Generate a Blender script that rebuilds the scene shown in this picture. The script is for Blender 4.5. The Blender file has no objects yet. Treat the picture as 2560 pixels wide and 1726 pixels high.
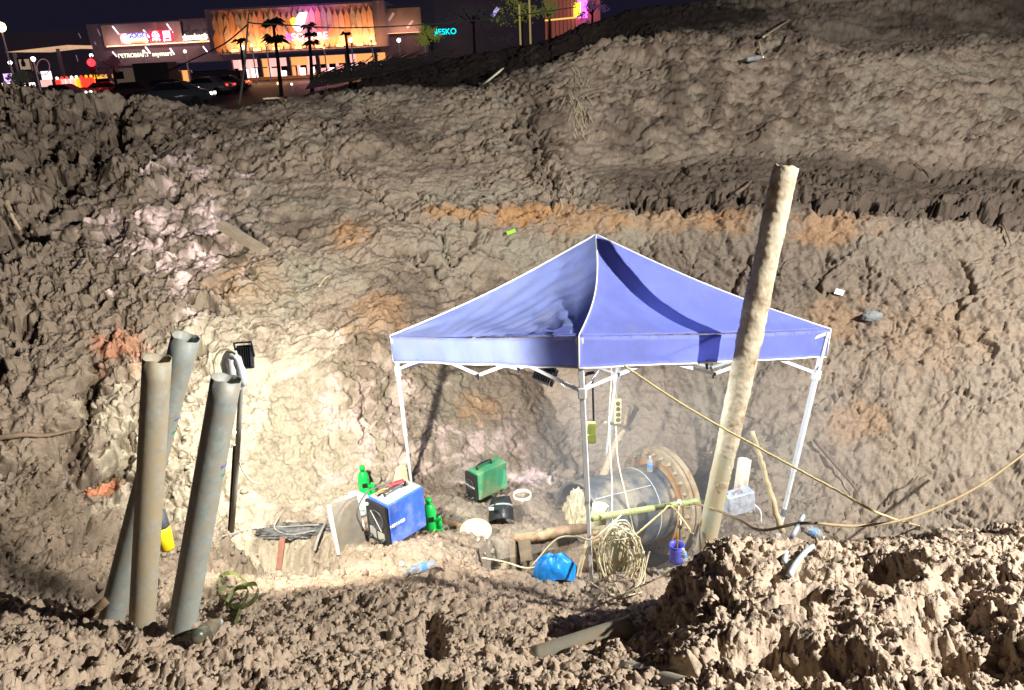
import bpy, bmesh, math, random
import numpy as np
from mathutils import Vector, Matrix
random.seed(7); RNG = np.random.default_rng(7)
SC = bpy.context.scene; COL = SC.collection
# ------------------------------------------------------------------ camera
PITCH = math.radians(20.0); ROLL = math.radians(3.0); F = 2000.0
cam = bpy.data.objects.new('camera', bpy.data.cameras.new('camera')); COL.objects.link(cam)
cam.data.sensor_width = 36; cam.data.lens = F / 2560 * 36; cam.data.clip_start = .05; cam.data.clip_end = 2000
CM = Matrix.Rotation(math.pi / 2 - PITCH, 3, 'X') @ Matrix.Rotation(-ROLL, 3, 'Z')
cam.matrix_world = CM.to_4x4(); SC.camera = cam
CMN = np.array(CM)
# ------------------------------------------------------------------ night sky, exposure
W = bpy.data.worlds.new('World'); SC.world = W; W.use_nodes = True
bg = W.node_tree.nodes['Background']; bg.inputs[0].default_value = (.30, .27, .62, 1); bg.inputs[1].default_value = .029
SC.view_settings.view_transform = 'Standard'; SC.view_settings.look = 'None'
SC.view_settings.exposure = 0; SC.view_settings.gamma = 1
def spot(name, loc, target, power, color, angle=140, blend=.5, radius=.12):
    l = bpy.data.lights.new(name, 'SPOT'); l.energy = power; l.color = color
    l.spot_size = math.radians(angle); l.spot_blend = blend; l.shadow_soft_size = radius
    o = bpy.data.objects.new(name, l); COL.objects.link(o); o.location = loc
    o.rotation_euler = (Vector(target) - Vector(loc)).to_track_quat('-Z', 'Y').to_euler()
    return o
KEY = (8.2, 2.0, 2.45)        # the site's main floodlight, on a mast right of the frame
spot('site_floodlight_beam', KEY, (0, 7.5, -3), 10500, (1, .98, .955), 150, .3, .05)

# ------------------------------------------------------------------ pixel <-> world
def ray(px, py):
    v = CMN @ np.array([(px - 1280) / F, (863 - py) / F, -1.0]); return v
def P(px, py, Y):
    v = ray(px, py); return Vector(v * (Y / v[1]))
def PZ(px, py, z):
    v = ray(px, py); return Vector(v * (z / v[2]))
def proj(p):
    q = np.asarray(p) @ CMN
    return 1280 + F * q[..., 0] / -q[..., 2], 863 - F * q[..., 1] / -q[..., 2], -q[..., 2]
# ------------------------------------------------------------------ noise
def hsh(ix, iy, iz, s):
    h = (ix.astype(np.uint32) * np.uint32(374761393) + iy.astype(np.uint32) * np.uint32(668265263)
         + iz.astype(np.uint32) * np.uint32(2147483647 ^ 0x5bd1e995) + np.uint32((s * 974711 + 12345) & 0xffffffff))
    h ^= h >> np.uint32(13); h *= np.uint32(1274126177); h ^= h >> np.uint32(16); h *= np.uint32(2246822519); h ^= h >> np.uint32(15)
    return h.astype(np.float32) * np.float32(1 / 4294967296.0)
def vnoise(p, s=0):
    f = np.floor(p); t = (p - f).astype(np.float32); t = t * t * (3 - 2 * t); i = f.astype(np.int64)
    r = 0
    for dx in (0, 1):
        wx = t[:, 0] if dx else 1 - t[:, 0]
        for dy in (0, 1):
            wy = t[:, 1] if dy else 1 - t[:, 1]
            for dz in (0, 1):
                wz = t[:, 2] if dz else 1 - t[:, 2]
                r = r + wx * wy * wz * hsh(i[:, 0] + dx, i[:, 1] + dy, i[:, 2] + dz, s)
    return r * 2 - 1
def fbm(p, o=4, s=0, g=.5):
    a = 1.0; r = 0; q = p; n = 0
    for k in range(o):
        r = r + a * vnoise(q, s + k); n += a; a *= g; q = q * 2.03 + 11.7
    return r / n
def worley(p, s=0, jit=.9):
    b = np.round(p); i = b.astype(np.int64)
    F1 = np.full(len(p), 9., np.float32); F2 = F1.copy(); ID = F1.copy()
    for dx in (-1, 0):
        for dy in (-1, 0):
            for dz in (-1, 0):
                cx, cy, cz = i[:, 0] + dx, i[:, 1] + dy, i[:, 2] + dz
                h1 = hsh(cx, cy, cz, s); h2 = hsh(cx, cy, cz, s + 51); h3 = hsh(cx, cy, cz, s + 97)
                d = np.sqrt((cx + .5 + jit * (h1 - .5) - p[:, 0]) ** 2 + (cy + .5 + jit * (h2 - .5) - p[:, 1]) ** 2
                            + (cz + .5 + jit * (h3 - .5) - p[:, 2]) ** 2).astype(np.float32)
                c = d < F1
                F2 = np.where(c, F1, np.minimum(F2, d)); ID = np.where(c, h3, ID); F1 = np.where(c, d, F1)
    return F1, F2, ID
def sstep(a, b, x):
    t = np.clip((x - a) / (b - a), 0, 1); return t * t * (3 - 2 * t)
# ------------------------------------------------------------------ ground relief: contour lines of the pit, near to far
def LN(*pts):   # (px, py, Y) or (px, None, Y, z) -> sorted (u, Y, z)
    r = []
    for t in pts:
        if t[1] is None:
            px, _, Y, z = t
            v = P(px, 863 + F * math.tan(math.atan2(-z, Y) - PITCH), Y); v.z = z
        else: v = P(*t)
        r.append((v.x / (v.y + .6), v.y, v.z))
    return np.array(sorted(r))
def flat(Y, z): return np.array([(-3, Y, z), (3, Y, z)])
LINES = [
 flat(-.4, -1.65),
 LN((-500, 1726, 2.3), (0, 1740, 2.3), (600, 1740, 2.35), (1300, 1740, 2.35), (2000, 1740, 2.2), (2560, 1740, 2.1), (3100, 1740, 2.0)),
 LN((-700, 1610, 3.1), (0, 1605, 3.15), (300, 1615, 3.2), (450, 1640, 3.35), (620, 1625, 3.5), (900, 1590, 3.6), (1200, 1585, 3.6), (1500, 1590, 3.6), (1600, 1560, 3.7), (1660, 1470, 3.75), (1720, 1370, 3.85), (1790, 1308, 3.95), (1900, 1325, 4.0), (2000, 1345, 4.05), (2100, 1335, 4.1), (2200, 1322, 4.1), (2330, 1300, 4.1), (2560, 1285, 4.1), (3100, 1260, 4.0)),
 LN((-900, 1450, 4.9), (0, 1500, 5.0), (280, 1570, 4.8), (450, 1520, 5.0), (600, 1480, 5.15), (800, 1450, 5.3), (900, 1420, 5.45), (1080, 1390, 5.7), (1200, 1430, 5.6), (1350, 1450, 5.6), (1480, 1478, 5.5), (1600, 1500, 5.2), (1700, None, 5.3, -4.3), (1800, None, 5.5, -4.3), (2100, None, 5.5, -4.4), (2560, None, 5.4, -4.2), (3200, None, 5.3, -3.0)),
 LN((-900, 1100, 6.4), (0, 1200, 6.5), (200, 1280, 6.5), (330, 1310, 6.6), (600, 1315, 6.75), (750, 1315, 6.9), (900, 1275, 7.2), (1050, 1235, 7.6), (1180, 1215, 7.9), (1330, 1225, 7.9), (1500, None, 8.8, -5.1), (1640, None, 9.0, -5.4), (1760, None, 8.9, -5.3), (1900, None, 7.9, -4.75), (2100, 1385, 7.2), (2560, 1350, 6.8), (3200, None, 6.5, -3.4)),
 LN((-900, 850, 7.2), (0, 900, 7.6), (300, 900, 7.9), (600, 900, 8.1), (900, 880, 8.6), (1200, 880, 9.2), (1350, 880, 9.7), (1500, 880, 9.8), (1800, 880, 9.6), (2100, 880, 9.2), (2560, 880, 8.5), (3100, 880, 7.9)),
 LN((-900, 560, 9), (0, 640, 9.2), (300, 640, 9.4), (600, 640, 9.5), (900, 620, 9.9), (1000, 560, 10.4), (1080, 520, 10.9), (1450, 515, 10.9), (1800, 545, 10.6), (2100, 545, 10.4), (2560, 575, 10), (3100, 590, 9.3)),
 LN((-900, 400, 10.6), (0, 440, 10.6), (300, 440, 10.7), (600, 440, 10.9), (900, 430, 11.2), (1080, 440, 11.5), (1300, 440, 11.8), (1450, 440, 12.0), (1700, 410, 12.5), (1900, 392, 12.8), (2100, 400, 12.8), (2300, 425, 12.6), (2560, 420, 12.4), (3100, 420, 11.8)),
 LN((-900, 290, 12), (0, 242, 12.5), (300, 222, 13), (450, 250, 13.2), (620, 252, 13.5), (900, 222, 14), (1200, 222, 14.4), (1300, 195, 14.5), (1370, 145, 14.6), (1500, 108, 15.2), (1700, 72, 15.6), (1950, 108, 15.3), (2150, 140, 14.6), (2350, 120, 15), (2560, 120, 15.2), (3100, 120, 14.5)),
 LN((-900, None, 14, -1.9), (0, None, 14.5, -1.8), (600, None, 15.2, -1.7), (900, 225, 15.8), (1200, 212, 16.2), (1300, 205, 16.0), (1500, 135, 16.3), (1700, 95, 16.6), (1900, 100, 16.8), (2150, 118, 16.6), (2560, 92, 17), (3100, 92, 16)),
 LN((-900, None, 17, -2), (0, None, 18, -2), (500, None, 18.5, -1.9), (700, 232, 17.6), (850, 208, 17.6), (1000, 170, 17.6), (1080, 125, 17.7), (1180, 104, 17.8), (1300, 80, 18), (1400, 58, 18.2), (1500, 16, 18.6), (1650, -20, 19.4), (2000, -60, 21), (2560, -100, 21), (3100, -100, 20)),
 LN((-900, None, 23, -2), (0, None, 23, -2), (500, None, 24, -2), (1000, None, 24.5, -2), (1500, None, 26, -2.0), (2000, None, 27, -2), (2560, None, 27, -2), (3200, None, 27, -2)),
]
ROWS = [16, 150, 95, 110, 130, 150, 70, 120, 22, 46, 10]
U = np.concatenate([np.linspace(-2.4, -1.1, 30)[:-1], np.linspace(-1.1, -.70, 90)[:-1], np.linspace(-.70, .70, 940), np.linspace(.70, 1.1, 90)[1:], np.linspace(1.1, 2.4, 30)[1:]])
NU = len(U)
ctlY = []; ctlZ = []
def smooth(a, s, ax):
    k = int(3 * s); w = np.exp(-.5 * (np.arange(-k, k + 1) / s) ** 2); w /= w.sum()
    pad = [(0, 0)] * a.ndim; pad[ax] = (k, k); b = np.pad(a, pad, mode='edge')
    return np.apply_along_axis(lambda v: np.convolve(v, w, 'valid'), ax, b)
for L in LINES:
    y = np.interp(U, L[:, 0], L[:, 1]); z = np.interp(U, L[:, 0], L[:, 2])
    ctlY.append(smooth(y, 16, 0)); ctlZ.append(smooth(z, 14, 0))
ctlY = np.array(ctlY); ctlZ = np.array(ctlZ)
T = np.concatenate([k + np.arange(n) / n for k, n in enumerate(ROWS)] + [[len(LINES) - 1.0]])
NT = len(T); k0 = np.minimum(T.astype(int), len(LINES) - 2); ft = (T - k0)[:, None]
BY = ctlY[k0] * (1 - ft) + ctlY[k0 + 1] * ft; BZ = ctlZ[k0] * (1 - ft) + ctlZ[k0 + 1] * ft
def pinsmooth(a, s):
    b = smooth(a, s, 0); b[0] = a[0]; b[-1] = a[-1]; return b
BY = pinsmooth(BY, 7); BZ = pinsmooth(BZ, 7)
BX = U[None, :] * (BY + .6)
G0 = np.stack([BX, BY, BZ], -1)
def normals(G):
    a = np.gradient(G, axis=1); b = np.gradient(G, axis=0); n = np.cross(a, b)
    return n / (np.linalg.norm(n, axis=-1, keepdims=True) + 1e-9)
N0 = normals(G0)
PXg, PYg, PDg = proj(G0)
TT = np.repeat(T[:, None], NU, 1)
def zone(a, b, c, d): return sstep(a, b, TT) * (1 - sstep(c, d, TT))
def blob(cx, cy, rx, ry, soft=.35, wob=.0):
    d = np.sqrt(((PXg - cx) / rx) ** 2 + ((PYg - cy) / ry) ** 2) + wob * NW3; return (1 - sstep(1 - soft, 1 + soft, d)) * (PDg > .1)
def pline(pts, wob=10):
    """distance in the picture to a jagged polyline, for cutting cracks and ledges"""
    best = np.full(PXg.shape, 1e6)
    x = PXg + NW1 * wob; y = PYg + NW2 * wob
    for (x0, y0), (x1, y1) in zip(pts[:-1], pts[1:]):
        sl = (np.minimum(x0, x1) - 80 < PXg) & (PXg < max(x0, x1) + 80) & (PYg > min(y0, y1) - 80) & (PYg < max(y0, y1) + 80)
        xx, yy = x[sl], y[sl]; dx, dy = x1 - x0, y1 - y0
        t = np.clip(((xx - x0) * dx + (yy - y0) * dy) / (dx * dx + dy * dy + 1e-6), 0, 1)
        best[sl] = np.minimum(best[sl], np.hypot(xx - x0 - t * dx, yy - y0 - t * dy))
    return best
Q = G0.reshape(-1, 3).astype(np.float32)
NW1 = fbm(Q * 9, 3, 900).reshape(NT, NU) * 2; NW2 = fbm(Q * 9 + 7, 3, 930).reshape(NT, NU) * 2
NW3 = fbm(Q * 4.5, 5, 960, .62).reshape(NT, NU) * 2
# masks of texture character
FG = zone(-1, .6, 2.75, 3.4)                                 # crumbly spoil close by
RM = FG * sstep(1600, 1720, PXg)                            # the right-hand mound
LEFT = (1 - sstep(380, 760, PXg - (PYg - 900) * .12)) * zone(2.8, 3.6, 8.6, 9.2)   # cloddy left slope
RIGHTW = sstep(1450, 1700, PXg) * zone(3.2, 4.0, 6, 6.2)      # smoother cut face on the right
BENCH = sstep(1400, 1600, PXg) * zone(5.95, 6.15, 6.9, 7.1)
UPR = sstep(1450, 1600, PXg) * zone(6.9, 7.2, 8.0, 8.3)
CUT = blob(1260, 600, 230, 60)
FLOOR = zone(2.6, 3.0, 3.7, 4.1)
rough = .75 + .25 * fbm(Q * .9, 2, 5).reshape(NT, NU)
big = np.clip(1.0 * FG + 1.5 * LEFT + .55 * (1 - FG) * (1 - LEFT) - .25 * RIGHTW - .25 * BENCH - .45 * CUT - .25 * FLOOR, .06, 2)
warp = np.stack([fbm(Q * 4, 3, 20), fbm(Q * 4 + 31, 3, 24), fbm(Q * 4 + 77, 3, 28)], 1)
warp2 = np.stack([vnoise(Q * 19, 40), vnoise(Q * 19 + 31, 41), vnoise(Q * 19 + 77, 42)], 1)
QW = Q + warp * .16; QW2 = Q + warp * .05 + warp2 * .022
def clods(size, s, q, edge=.22):
    f1, f2, idd = worley(q / size, s)
    e = sstep(0, edge, f2 - f1)
    return ((.35 + .65 * idd) * e * (1 - .55 * np.minimum(f1, 1) ** 2)).reshape(NT, NU), f1, f2
D = .16 * fbm(Q * .9, 3, 60).reshape(NT, NU) * (1 - .6 * FG) + .055 * fbm(QW * 2.6, 4, 70).reshape(NT, NU)
c1, _, _ = clods(.42, 100, QW); c2, _, _ = clods(.19, 200, QW); c3, _, _ = clods(.085, 300, QW2); c4, _, _ = clods(.038, 400, QW2, .3)
far = zone(6.5, 7.2, 20, 21)
NF = 1 - FG
def billow(q, o, sd, g=.52):
    r = 0; a = 1.; n = 0
    for k in range(o):
        r = r + a * np.abs(vnoise(q, sd + k)); n += a; a *= g; q = q * 2.07 + 5.3
    return (r / n).reshape(NT, NU)
pA = .18 + 1.15 * sstep(-.35, .35, fbm(Q * 1.3 + 3, 3, 860).reshape(NT, NU))
D += big * rough * NF * pA * (.10 * c1 + .065 * c2 + .030 * c3) + .014 * c4 * NF * (.4 + rough)
D += .012 * fbm(Q * 30, 3, 80).reshape(NT, NU) * (.4 + .6 * big) * NF
D += .035 * NF * big * billow(QW2 * 9, 3, 90)
CALM = 1 - .6 * blob(1150, 1520, 520, 130, .5)
D -= .07 * FG
D += FG * CALM * (1 - .38 * RM) * (.10 * billow(QW * 3.2, 2, 530) + .070 * billow(QW2 * 9, 2, 540) + .034 * billow(QW2 * 22, 3, 550, .62) + .020 * c2 + .014 * c3 + .008 * c4)
hol = vnoise(QW * 3.4 + 5, 500).reshape(NT, NU) + .5 * vnoise(QW * 7.3, 501).reshape(NT, NU)
D -= FG * CALM * .09 * sstep(.30, .85, hol)
holL = vnoise(QW * 2.1 + 9, 510).reshape(NT, NU) + .45 * vnoise(QW * 5.3, 511).reshape(NT, NU)
D -= LEFT * .26 * sstep(.30, .85, holL)
# thin drying cracks on the smoother faces
f1, f2, idd = worley(QW / .33, 600); cr = (1 - sstep(.0, .05, f2 - f1)).reshape(NT, NU)
D -= (.028 * RIGHTW + .04 * BENCH + .02 * (1 - FG) * (1 - LEFT)) * cr * sstep(-.25, .3, fbm(Q * .8, 2, 610).reshape(NT, NU))
# bucket-teeth streaks on the upper bank and the cut
qs = Q * np.array([7.5, 7.5, .9], np.float32); qs[:, 0] += Q[:, 2] * 3.0
st = fbm(qs, 3, 640).reshape(NT, NU)
D += (.10 * UPR + .055 * RIGHTW + .03 * zone(4, 4.2, 8, 8.2)) * st
# broken texture: creases at several scales, patchy, and scraped smooth areas between
patch = sstep(-.35, .35, fbm(Q * 1.3 + 3, 3, 860).reshape(NT, NU)); patch2 = sstep(-.2, .4, fbm(Q * 2.9 + 8, 3, 870).reshape(NT, NU))
smoothed = (1 - patch) * NF * (.75 - .6 * LEFT)
D = D * (1 - .0 * smoothed)
def crease(q, w, sd): return np.exp(-(vnoise(q, sd) / w) ** 2).reshape(NT, NU)
D -= NF * (.4 + .8 * LEFT + .5 * patch) * (.055 * crease(QW * 2.4, .05, 880) * patch2 + .035 * crease(QW * 5.5 + 3, .07, 881) * patch + .018 * crease(QW2 * 12, .10, 882) * (.3 + patch2) + .009 * crease(QW2 * 26, .14, 883))
D -= FG * (.03 * crease(QW2 * 9, .10, 884) + .014 * crease(QW2 * 21, .13, 885) + .007 * crease(QW2 * 45, .2, 886))
# overhanging shelves where the clay has slumped
sh = fbm(Q * np.array([.8, .8, 3.2], np.float32) + warp * .25, 3, 890).reshape(NT, NU) * 4; shf = sh - np.floor(sh)
D += .06 * NF * (.35 + .65 * patch) * (sstep(0, .85, shf) - .5) * zone(3.6, 4.2, 8, 8.3)
pit = sstep(.22, .5, vnoise(QW2 * 23, 895)).reshape(NT, NU) + .7 * sstep(.2, .5, vnoise(QW2 * 41, 896)).reshape(NT, NU)
D -= .018 * pit * blob(720, 1060, 330, 260) * NF + .008 * pit * NF * patch
# grooves left by the digger's bucket teeth
for cx, cy, rx, ry, ang, per, am in ((1760, 250, 110, 100, 1.25, 15, .022), (1980, 200, 90, 90, 1.4, 13, .02), (1150, 600, 110, 50, 1.3, 11, .012), (2330, 980, 130, 110, 1.9, 14, .018), (760, 430, 110, 70, .9, 14, .02), (2150, 700, 120, 70, .5, 12, .014), (1560, 320, 70, 80, 1.1, 13, .02), (2500, 1560, 80, 90, .7, 13, .012), (1100, 860, 90, 90, 1.2, 12, .014), (1000, 1600, 80, 50, 1.4, 12, .010), (1350, 1680, 70, 36, .4, 11, .010)):
    w = (PXg * math.sin(ang) - PYg * math.cos(ang) + NW1 * 9) / per
    D += am * np.abs(np.sin(w)) * blob(cx, cy, rx, ry, .4, .5)
# named cracks, ledges and hollows
def carve(pts, w, d, wob=10, below=None):
    global D
    dist = pline(pts, wob); D = D - d * np.exp(-(dist / w) ** 2)
carve([(800, 392), (880, 440), (960, 492), (1010, 545), (1060, 560), (1105, 600), (1128, 655)], 6, .11, 16)
carve([(1128, 655), (1190, 625), (1260, 640)], 5, .12)
carve([(1060, 640), (1000, 640), (1090, 665), (1110, 700)], 9, .2)
carve([(0, 560), (80, 545), (170, 470), (230, 400), (320, 300)], 14, .25, 24)
carve([(120, 460), (210, 440), (300, 330)], 12, .2, 24)
carve([(1210, 330), (1320, 300), (1360, 360), (1375, 480), (1400, 540)], 11, .10, 26)
carve([(1330, 330), (1345, 380), (1355, 430)], 13, .10, 26)
carve([(1560, 500), (1700, 512), (1800, 498), (1900, 505)], 11, .28, 18)
carve([(1980, 505), (2060, 525), (2200, 520), (2330, 525), (2450, 540), (2560, 555)], 11, .30, 16)
carve([(2230, 430), (2330, 440), (2420, 455), (2560, 475)], 9, .22, 8)
carve([(1990, 480), (2100, 480), (2200, 500), (2300, 505)], 4, .09, 5)
carve([(1830, 735), (1850, 690), (1880, 650), (1870, 690)], 6, .16)
carve([(2050, 730), (2045, 705), (2070, 670), (2080, 645)], 6, .18)
carve([(2170, 750), (2175, 690), (2150, 640)], 4, .12)
carve([(2395, 790), (2410, 740), (2430, 715), (2400, 650)], 6, .18)
carve([(1910, 560), (1935, 600), (1930, 640)], 3, .08)
carve([(880, 940), (915, 1010), (910, 1060), (905, 1110)], 4, .1)
carve([(960, 960), (985, 1010)], 4, .1)
carve([(230, 960), (220, 1010), (190, 1060)], 20, .25, 20)
carve([(165, 1110), (200, 1190), (260, 1170), (310, 1120)], 34, .38, 22)
carve([(1040, 480), (1100, 520)], 4, .06)
D -= .07 * blob(1180, 565, 14, 55, .4, .3)
D -= .55 * blob(1650, 1335, 75, 60, .5) * (1 - FG)
D -= .20 * blob(2200, 1420, 90, 34, .5, .5) * RM + .14 * blob(2010, 1475, 60, 22, .4, .6) + .10 * blob(2060, 1640, 120, 46, .4, .6) + .16 * blob(1930, 1580, 70, 30, .5, .6) + .2 * blob(1075, 1690, 60, 40, .4, .5) + .10 * blob(1085, 1560, 28, 40, .4, .4)
D -= .35 * blob(690, 1385, 140, 42, .45, .3) + .07 * blob(2530, 1600, 60, 40, .4, .5) + .12 * blob(2350, 1590, 70, 26, .4, .6)
# table of soil where the machines stand, and the trench below the fallen log
D += .10 * blob(1230, 1265, 130, 40)
D -= .75 * blob(1345, 1388, 125, 34, .3)
D *= 1 - .28 * RIGHTW * blob(2000, 900, 700, 420, .4)
edge = sstep(0, .02, T / T[-1]) * (1 - sstep(.985, 1, T / T[-1])); D *= edge[:, None]
LAT = np.stack([fbm(Q * 7, 3, 800), fbm(Q * 7 + 40, 3, 805), fbm(Q * 7 + 80, 3, 810)], 1).reshape(NT, NU, 3)
LAT2 = np.stack([vnoise(Q * 22, 820), vnoise(Q * 22 + 40, 821), vnoise(Q * 22 + 80, 822)], 1).reshape(NT, NU, 3)
GP = G0 + N0 * D[..., None] + (LAT * .09 + LAT2 * .022) * ((.25 + .12 * FG + .5 * LEFT) * edge[:, None])[..., None]
GP[..., 2] = np.maximum(GP[..., 2], -6)
PXd, PYd, PDd = proj(GP)
# first surface seen at each spot of the picture, to stand things on
ok = (PDd > .5) & (PXd > -300) & (PXd < 2860) & (PYd > 0) & (PYd < 1726)
key = ((PYd[ok] // 6).astype(int) * 600 + ((PXd[ok] + 300) // 6).astype(int)); dd = PDd[ok]
order = np.argsort(-dd); FB = np.full(300 * 600, -1, np.int64); idxs = np.nonzero(ok.ravel())[0]
FB[key[order]] = idxs[order]
def G(px, py):
    for r in range(0, 6):
        c = [FB[(int(py) // 6 + a) * 600 + (int(px) + 300) // 6 + b] for a in range(-r, r + 1) for b in range(-r, r + 1)]
        c = [k for k in c if k >= 0]
        if c: break
    pts = GP.reshape(-1, 3)[c]; Y = float(np.median(pts[:, 1])); return P(px, py, Y)
# ------------------------------------------------------------------ soil colour (with some light and shade painted in)
def lin(r, g, b): return np.array([(c / 255.) ** 2.2 for c in (r, g, b)])
base = lin(131, 117, 102); C = np.repeat(base[None], NT * NU, 0).reshape(NT, NU, 3)
def tint(mask, col, k=1.0):
    global C
    m = np.clip(mask * k, 0, 1)[..., None]; C = C * (1 - m) + col * m
cn = fbm(Q * 1.6, 4, 700).reshape(NT, NU); cn2 = fbm(QW * 6, 4, 710).reshape(NT, NU); cn3 = fbm(Q * 26, 3, 720).reshape(NT, NU)
tint(sstep(-.1, .5, cn), lin(128, 122, 108), .6)
tint(FG, lin(162, 142, 120), .75); tint(RM, lin(180, 160, 138), .6)
tint(zone(8.25, 8.6, 10.8, 11) * (1 - sstep(1560, 2000, PXg)), lin(46, 38, 34), 1)  # shade over the far berm painted as near-black soil
tint(LEFT, lin(114, 101, 88), .85)  # left slope painted darker where the floodlight reaches it weakly
tint(BENCH, lin(90, 79, 69), .95); tint(blob(1900, 690, 420, 110, .5, .5) * zone(4, 4.5, 6, 6.1), lin(112, 100, 88), .7)  # shadow on the bench and the canopy's shadow on the wall, painted in
tint(UPR * sstep(.0, .35, st), lin(92, 79, 68), .85)
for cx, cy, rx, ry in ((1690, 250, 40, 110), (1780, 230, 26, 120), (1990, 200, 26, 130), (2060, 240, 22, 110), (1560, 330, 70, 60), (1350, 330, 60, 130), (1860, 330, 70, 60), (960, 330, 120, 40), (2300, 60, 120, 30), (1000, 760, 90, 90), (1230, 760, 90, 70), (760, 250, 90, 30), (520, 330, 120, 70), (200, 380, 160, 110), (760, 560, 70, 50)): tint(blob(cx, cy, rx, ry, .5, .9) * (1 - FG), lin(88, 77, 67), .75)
tint(blob(640, 1100, 340, 260, .4, .4) * (1 - FG), lin(186, 176, 154), .7)  # pool of the pole lamp's light painted paler on the wall
tint(blob(2350, 1050, 380, 300, .5, .6) * (1 - FG), lin(146, 132, 116), .7)
brk = sstep(-.25, .25, cn2)
for cx, cy, rx, ry, k in ((480, 620, 125, 130, .9), (330, 600, 110, 70, .85), (470, 460, 70, 70, .5), (900, 1030, 130, 130, .6), (1180, 1130, 110, 70, .5), (1310, 1210, 70, 30, .8), (830, 1200, 50, 80, .6)):
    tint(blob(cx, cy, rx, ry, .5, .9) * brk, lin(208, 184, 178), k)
for cx, cy, rx, ry, k in ((1130, 532, 70, 20, 1), (1290, 532, 90, 22, 1), (1480, 550, 120, 34, .6), (1640, 545, 150, 30, .45), (1830, 560, 60, 30, .5), (880, 590, 50, 36, .6), (930, 800, 80, 60, .4), (1180, 1030, 60, 40, .5), (2080, 570, 90, 40, .6), (2330, 840, 150, 90, .22), (2090, 800, 60, 60, .4), (620, 720, 90, 60, .5), (2140, 1060, 70, 50, .4)):
    tint(blob(cx, cy, rx, ry, .4, .6) * (1 - FG) * sstep(-.6, .1, cn2 + .3), lin(164, 122, 78), k * .75)
for cx, cy, rx, ry, k in ((1160, 485, 110, 30, .6), (1080, 600, 60, 30, .3), (1330, 640, 110, 40, .6), (700, 740, 120, 60, .5)):
    tint(blob(cx, cy, rx, ry, .5, .9), lin(130, 126, 110), k)
tint(blob(250, 1215, 45, 30, .4, .6) + blob(300, 900, 60, 50, .5, .9) * .6, lin(176, 110, 78), .8)
tint(blob(1690, 40, 260, 42, .4, .5), lin(46, 39, 34), .95)  # shade along the upper crest painted near-black
C *= (1 + .10 * cn3 + .12 * cn2)[..., None]
low = sstep(.35, .0, c3 * .5 + c2 * .5)        # soil darker in the gaps between clods
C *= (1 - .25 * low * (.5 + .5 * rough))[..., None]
C = np.clip(C, .01, .9)

# ------------------------------------------------------------------ materials
MATS = {}
def mat(name, col, rough=.6, metal=0, noise=.15, scale=20, bump=0, emit=None, dirt=0, dirtcol=(.24, .18, .12), trans=0, alpha=1, sheen=0, spec=.5):
    if name in MATS: return MATS[name]
    m = bpy.data.materials.new(name); m.use_nodes = True; nt = m.node_tree; b = nt.nodes['Principled BSDF']
    b.inputs['Roughness'].default_value = rough; b.inputs['Metallic'].default_value = metal
    b.inputs['Specular IOR Level'].default_value = spec
    tc = nt.nodes.new('ShaderNodeTexCoord'); nz = nt.nodes.new('ShaderNodeTexNoise'); nz.inputs['Scale'].default_value = scale
    nz.inputs['Detail'].default_value = 6; nz.inputs['Roughness'].default_value = .65
    nt.links.new(tc.outputs['Object'], nz.inputs['Vector'])
    mr = nt.nodes.new('ShaderNodeMapRange'); mr.inputs[1].default_value = .25; mr.inputs[2].default_value = .75
    mr.inputs[3].default_value = 1 - noise; mr.inputs[4].default_value = 1 + noise
    nt.links.new(nz.outputs['Fac'], mr.inputs[0])
    mx = nt.nodes.new('ShaderNodeMix'); mx.data_type = 'RGBA'; mx.blend_type = 'MULTIPLY'; mx.inputs[0].default_value = 1
    mx.inputs[6].default_value = (*col, 1); nt.links.new(mr.outputs[0], mx.inputs[7]); out = mx.outputs[2]
    if dirt:
        n2 = nt.nodes.new('ShaderNodeTexNoise'); n2.inputs['Scale'].default_value = scale * .6; n2.inputs['Detail'].default_value = 9
        n2.inputs['Roughness'].default_value = .7; nt.links.new(tc.outputs['Object'], n2.inputs['Vector'])
        cr = nt.nodes.new('ShaderNodeValToRGB'); t = .5 + (.5 - dirt) * .35
        cr.color_ramp.elements[0].position = max(0, t - .09); cr.color_ramp.elements[1].position = min(1, t + .09)
        nt.links.new(n2.outputs['Fac'], cr.inputs[0])
        m2 = nt.nodes.new('ShaderNodeMix'); m2.data_type = 'RGBA'; m2.inputs[7].default_value = (*dirtcol, 1)
        nt.links.new(cr.outputs[0], m2.inputs[0]); nt.links.new(out, m2.inputs[6]); out = m2.outputs[2]
    nt.links.new(out, b.inputs['Base Color'])
    if bump:
        bn = nt.nodes.new('ShaderNodeBump'); bn.inputs['Strength'].default_value = bump; bn.inputs['Distance'].default_value = .01
        nt.links.new(nz.outputs['Fac'], bn.inputs['Height']); nt.links.new(bn.outputs[0], b.inputs['Normal'])
    if emit:
        b.inputs['Emission Color'].default_value = (*emit[0], 1); b.inputs['Emission Strength'].default_value = emit[1]
    if trans: b.inputs['Transmission Weight'].default_value = trans; b.inputs['IOR'].default_value = 1.3
    if alpha < 1: b.inputs['Alpha'].default_value = alpha
    MATS[name] = m; return m
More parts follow.
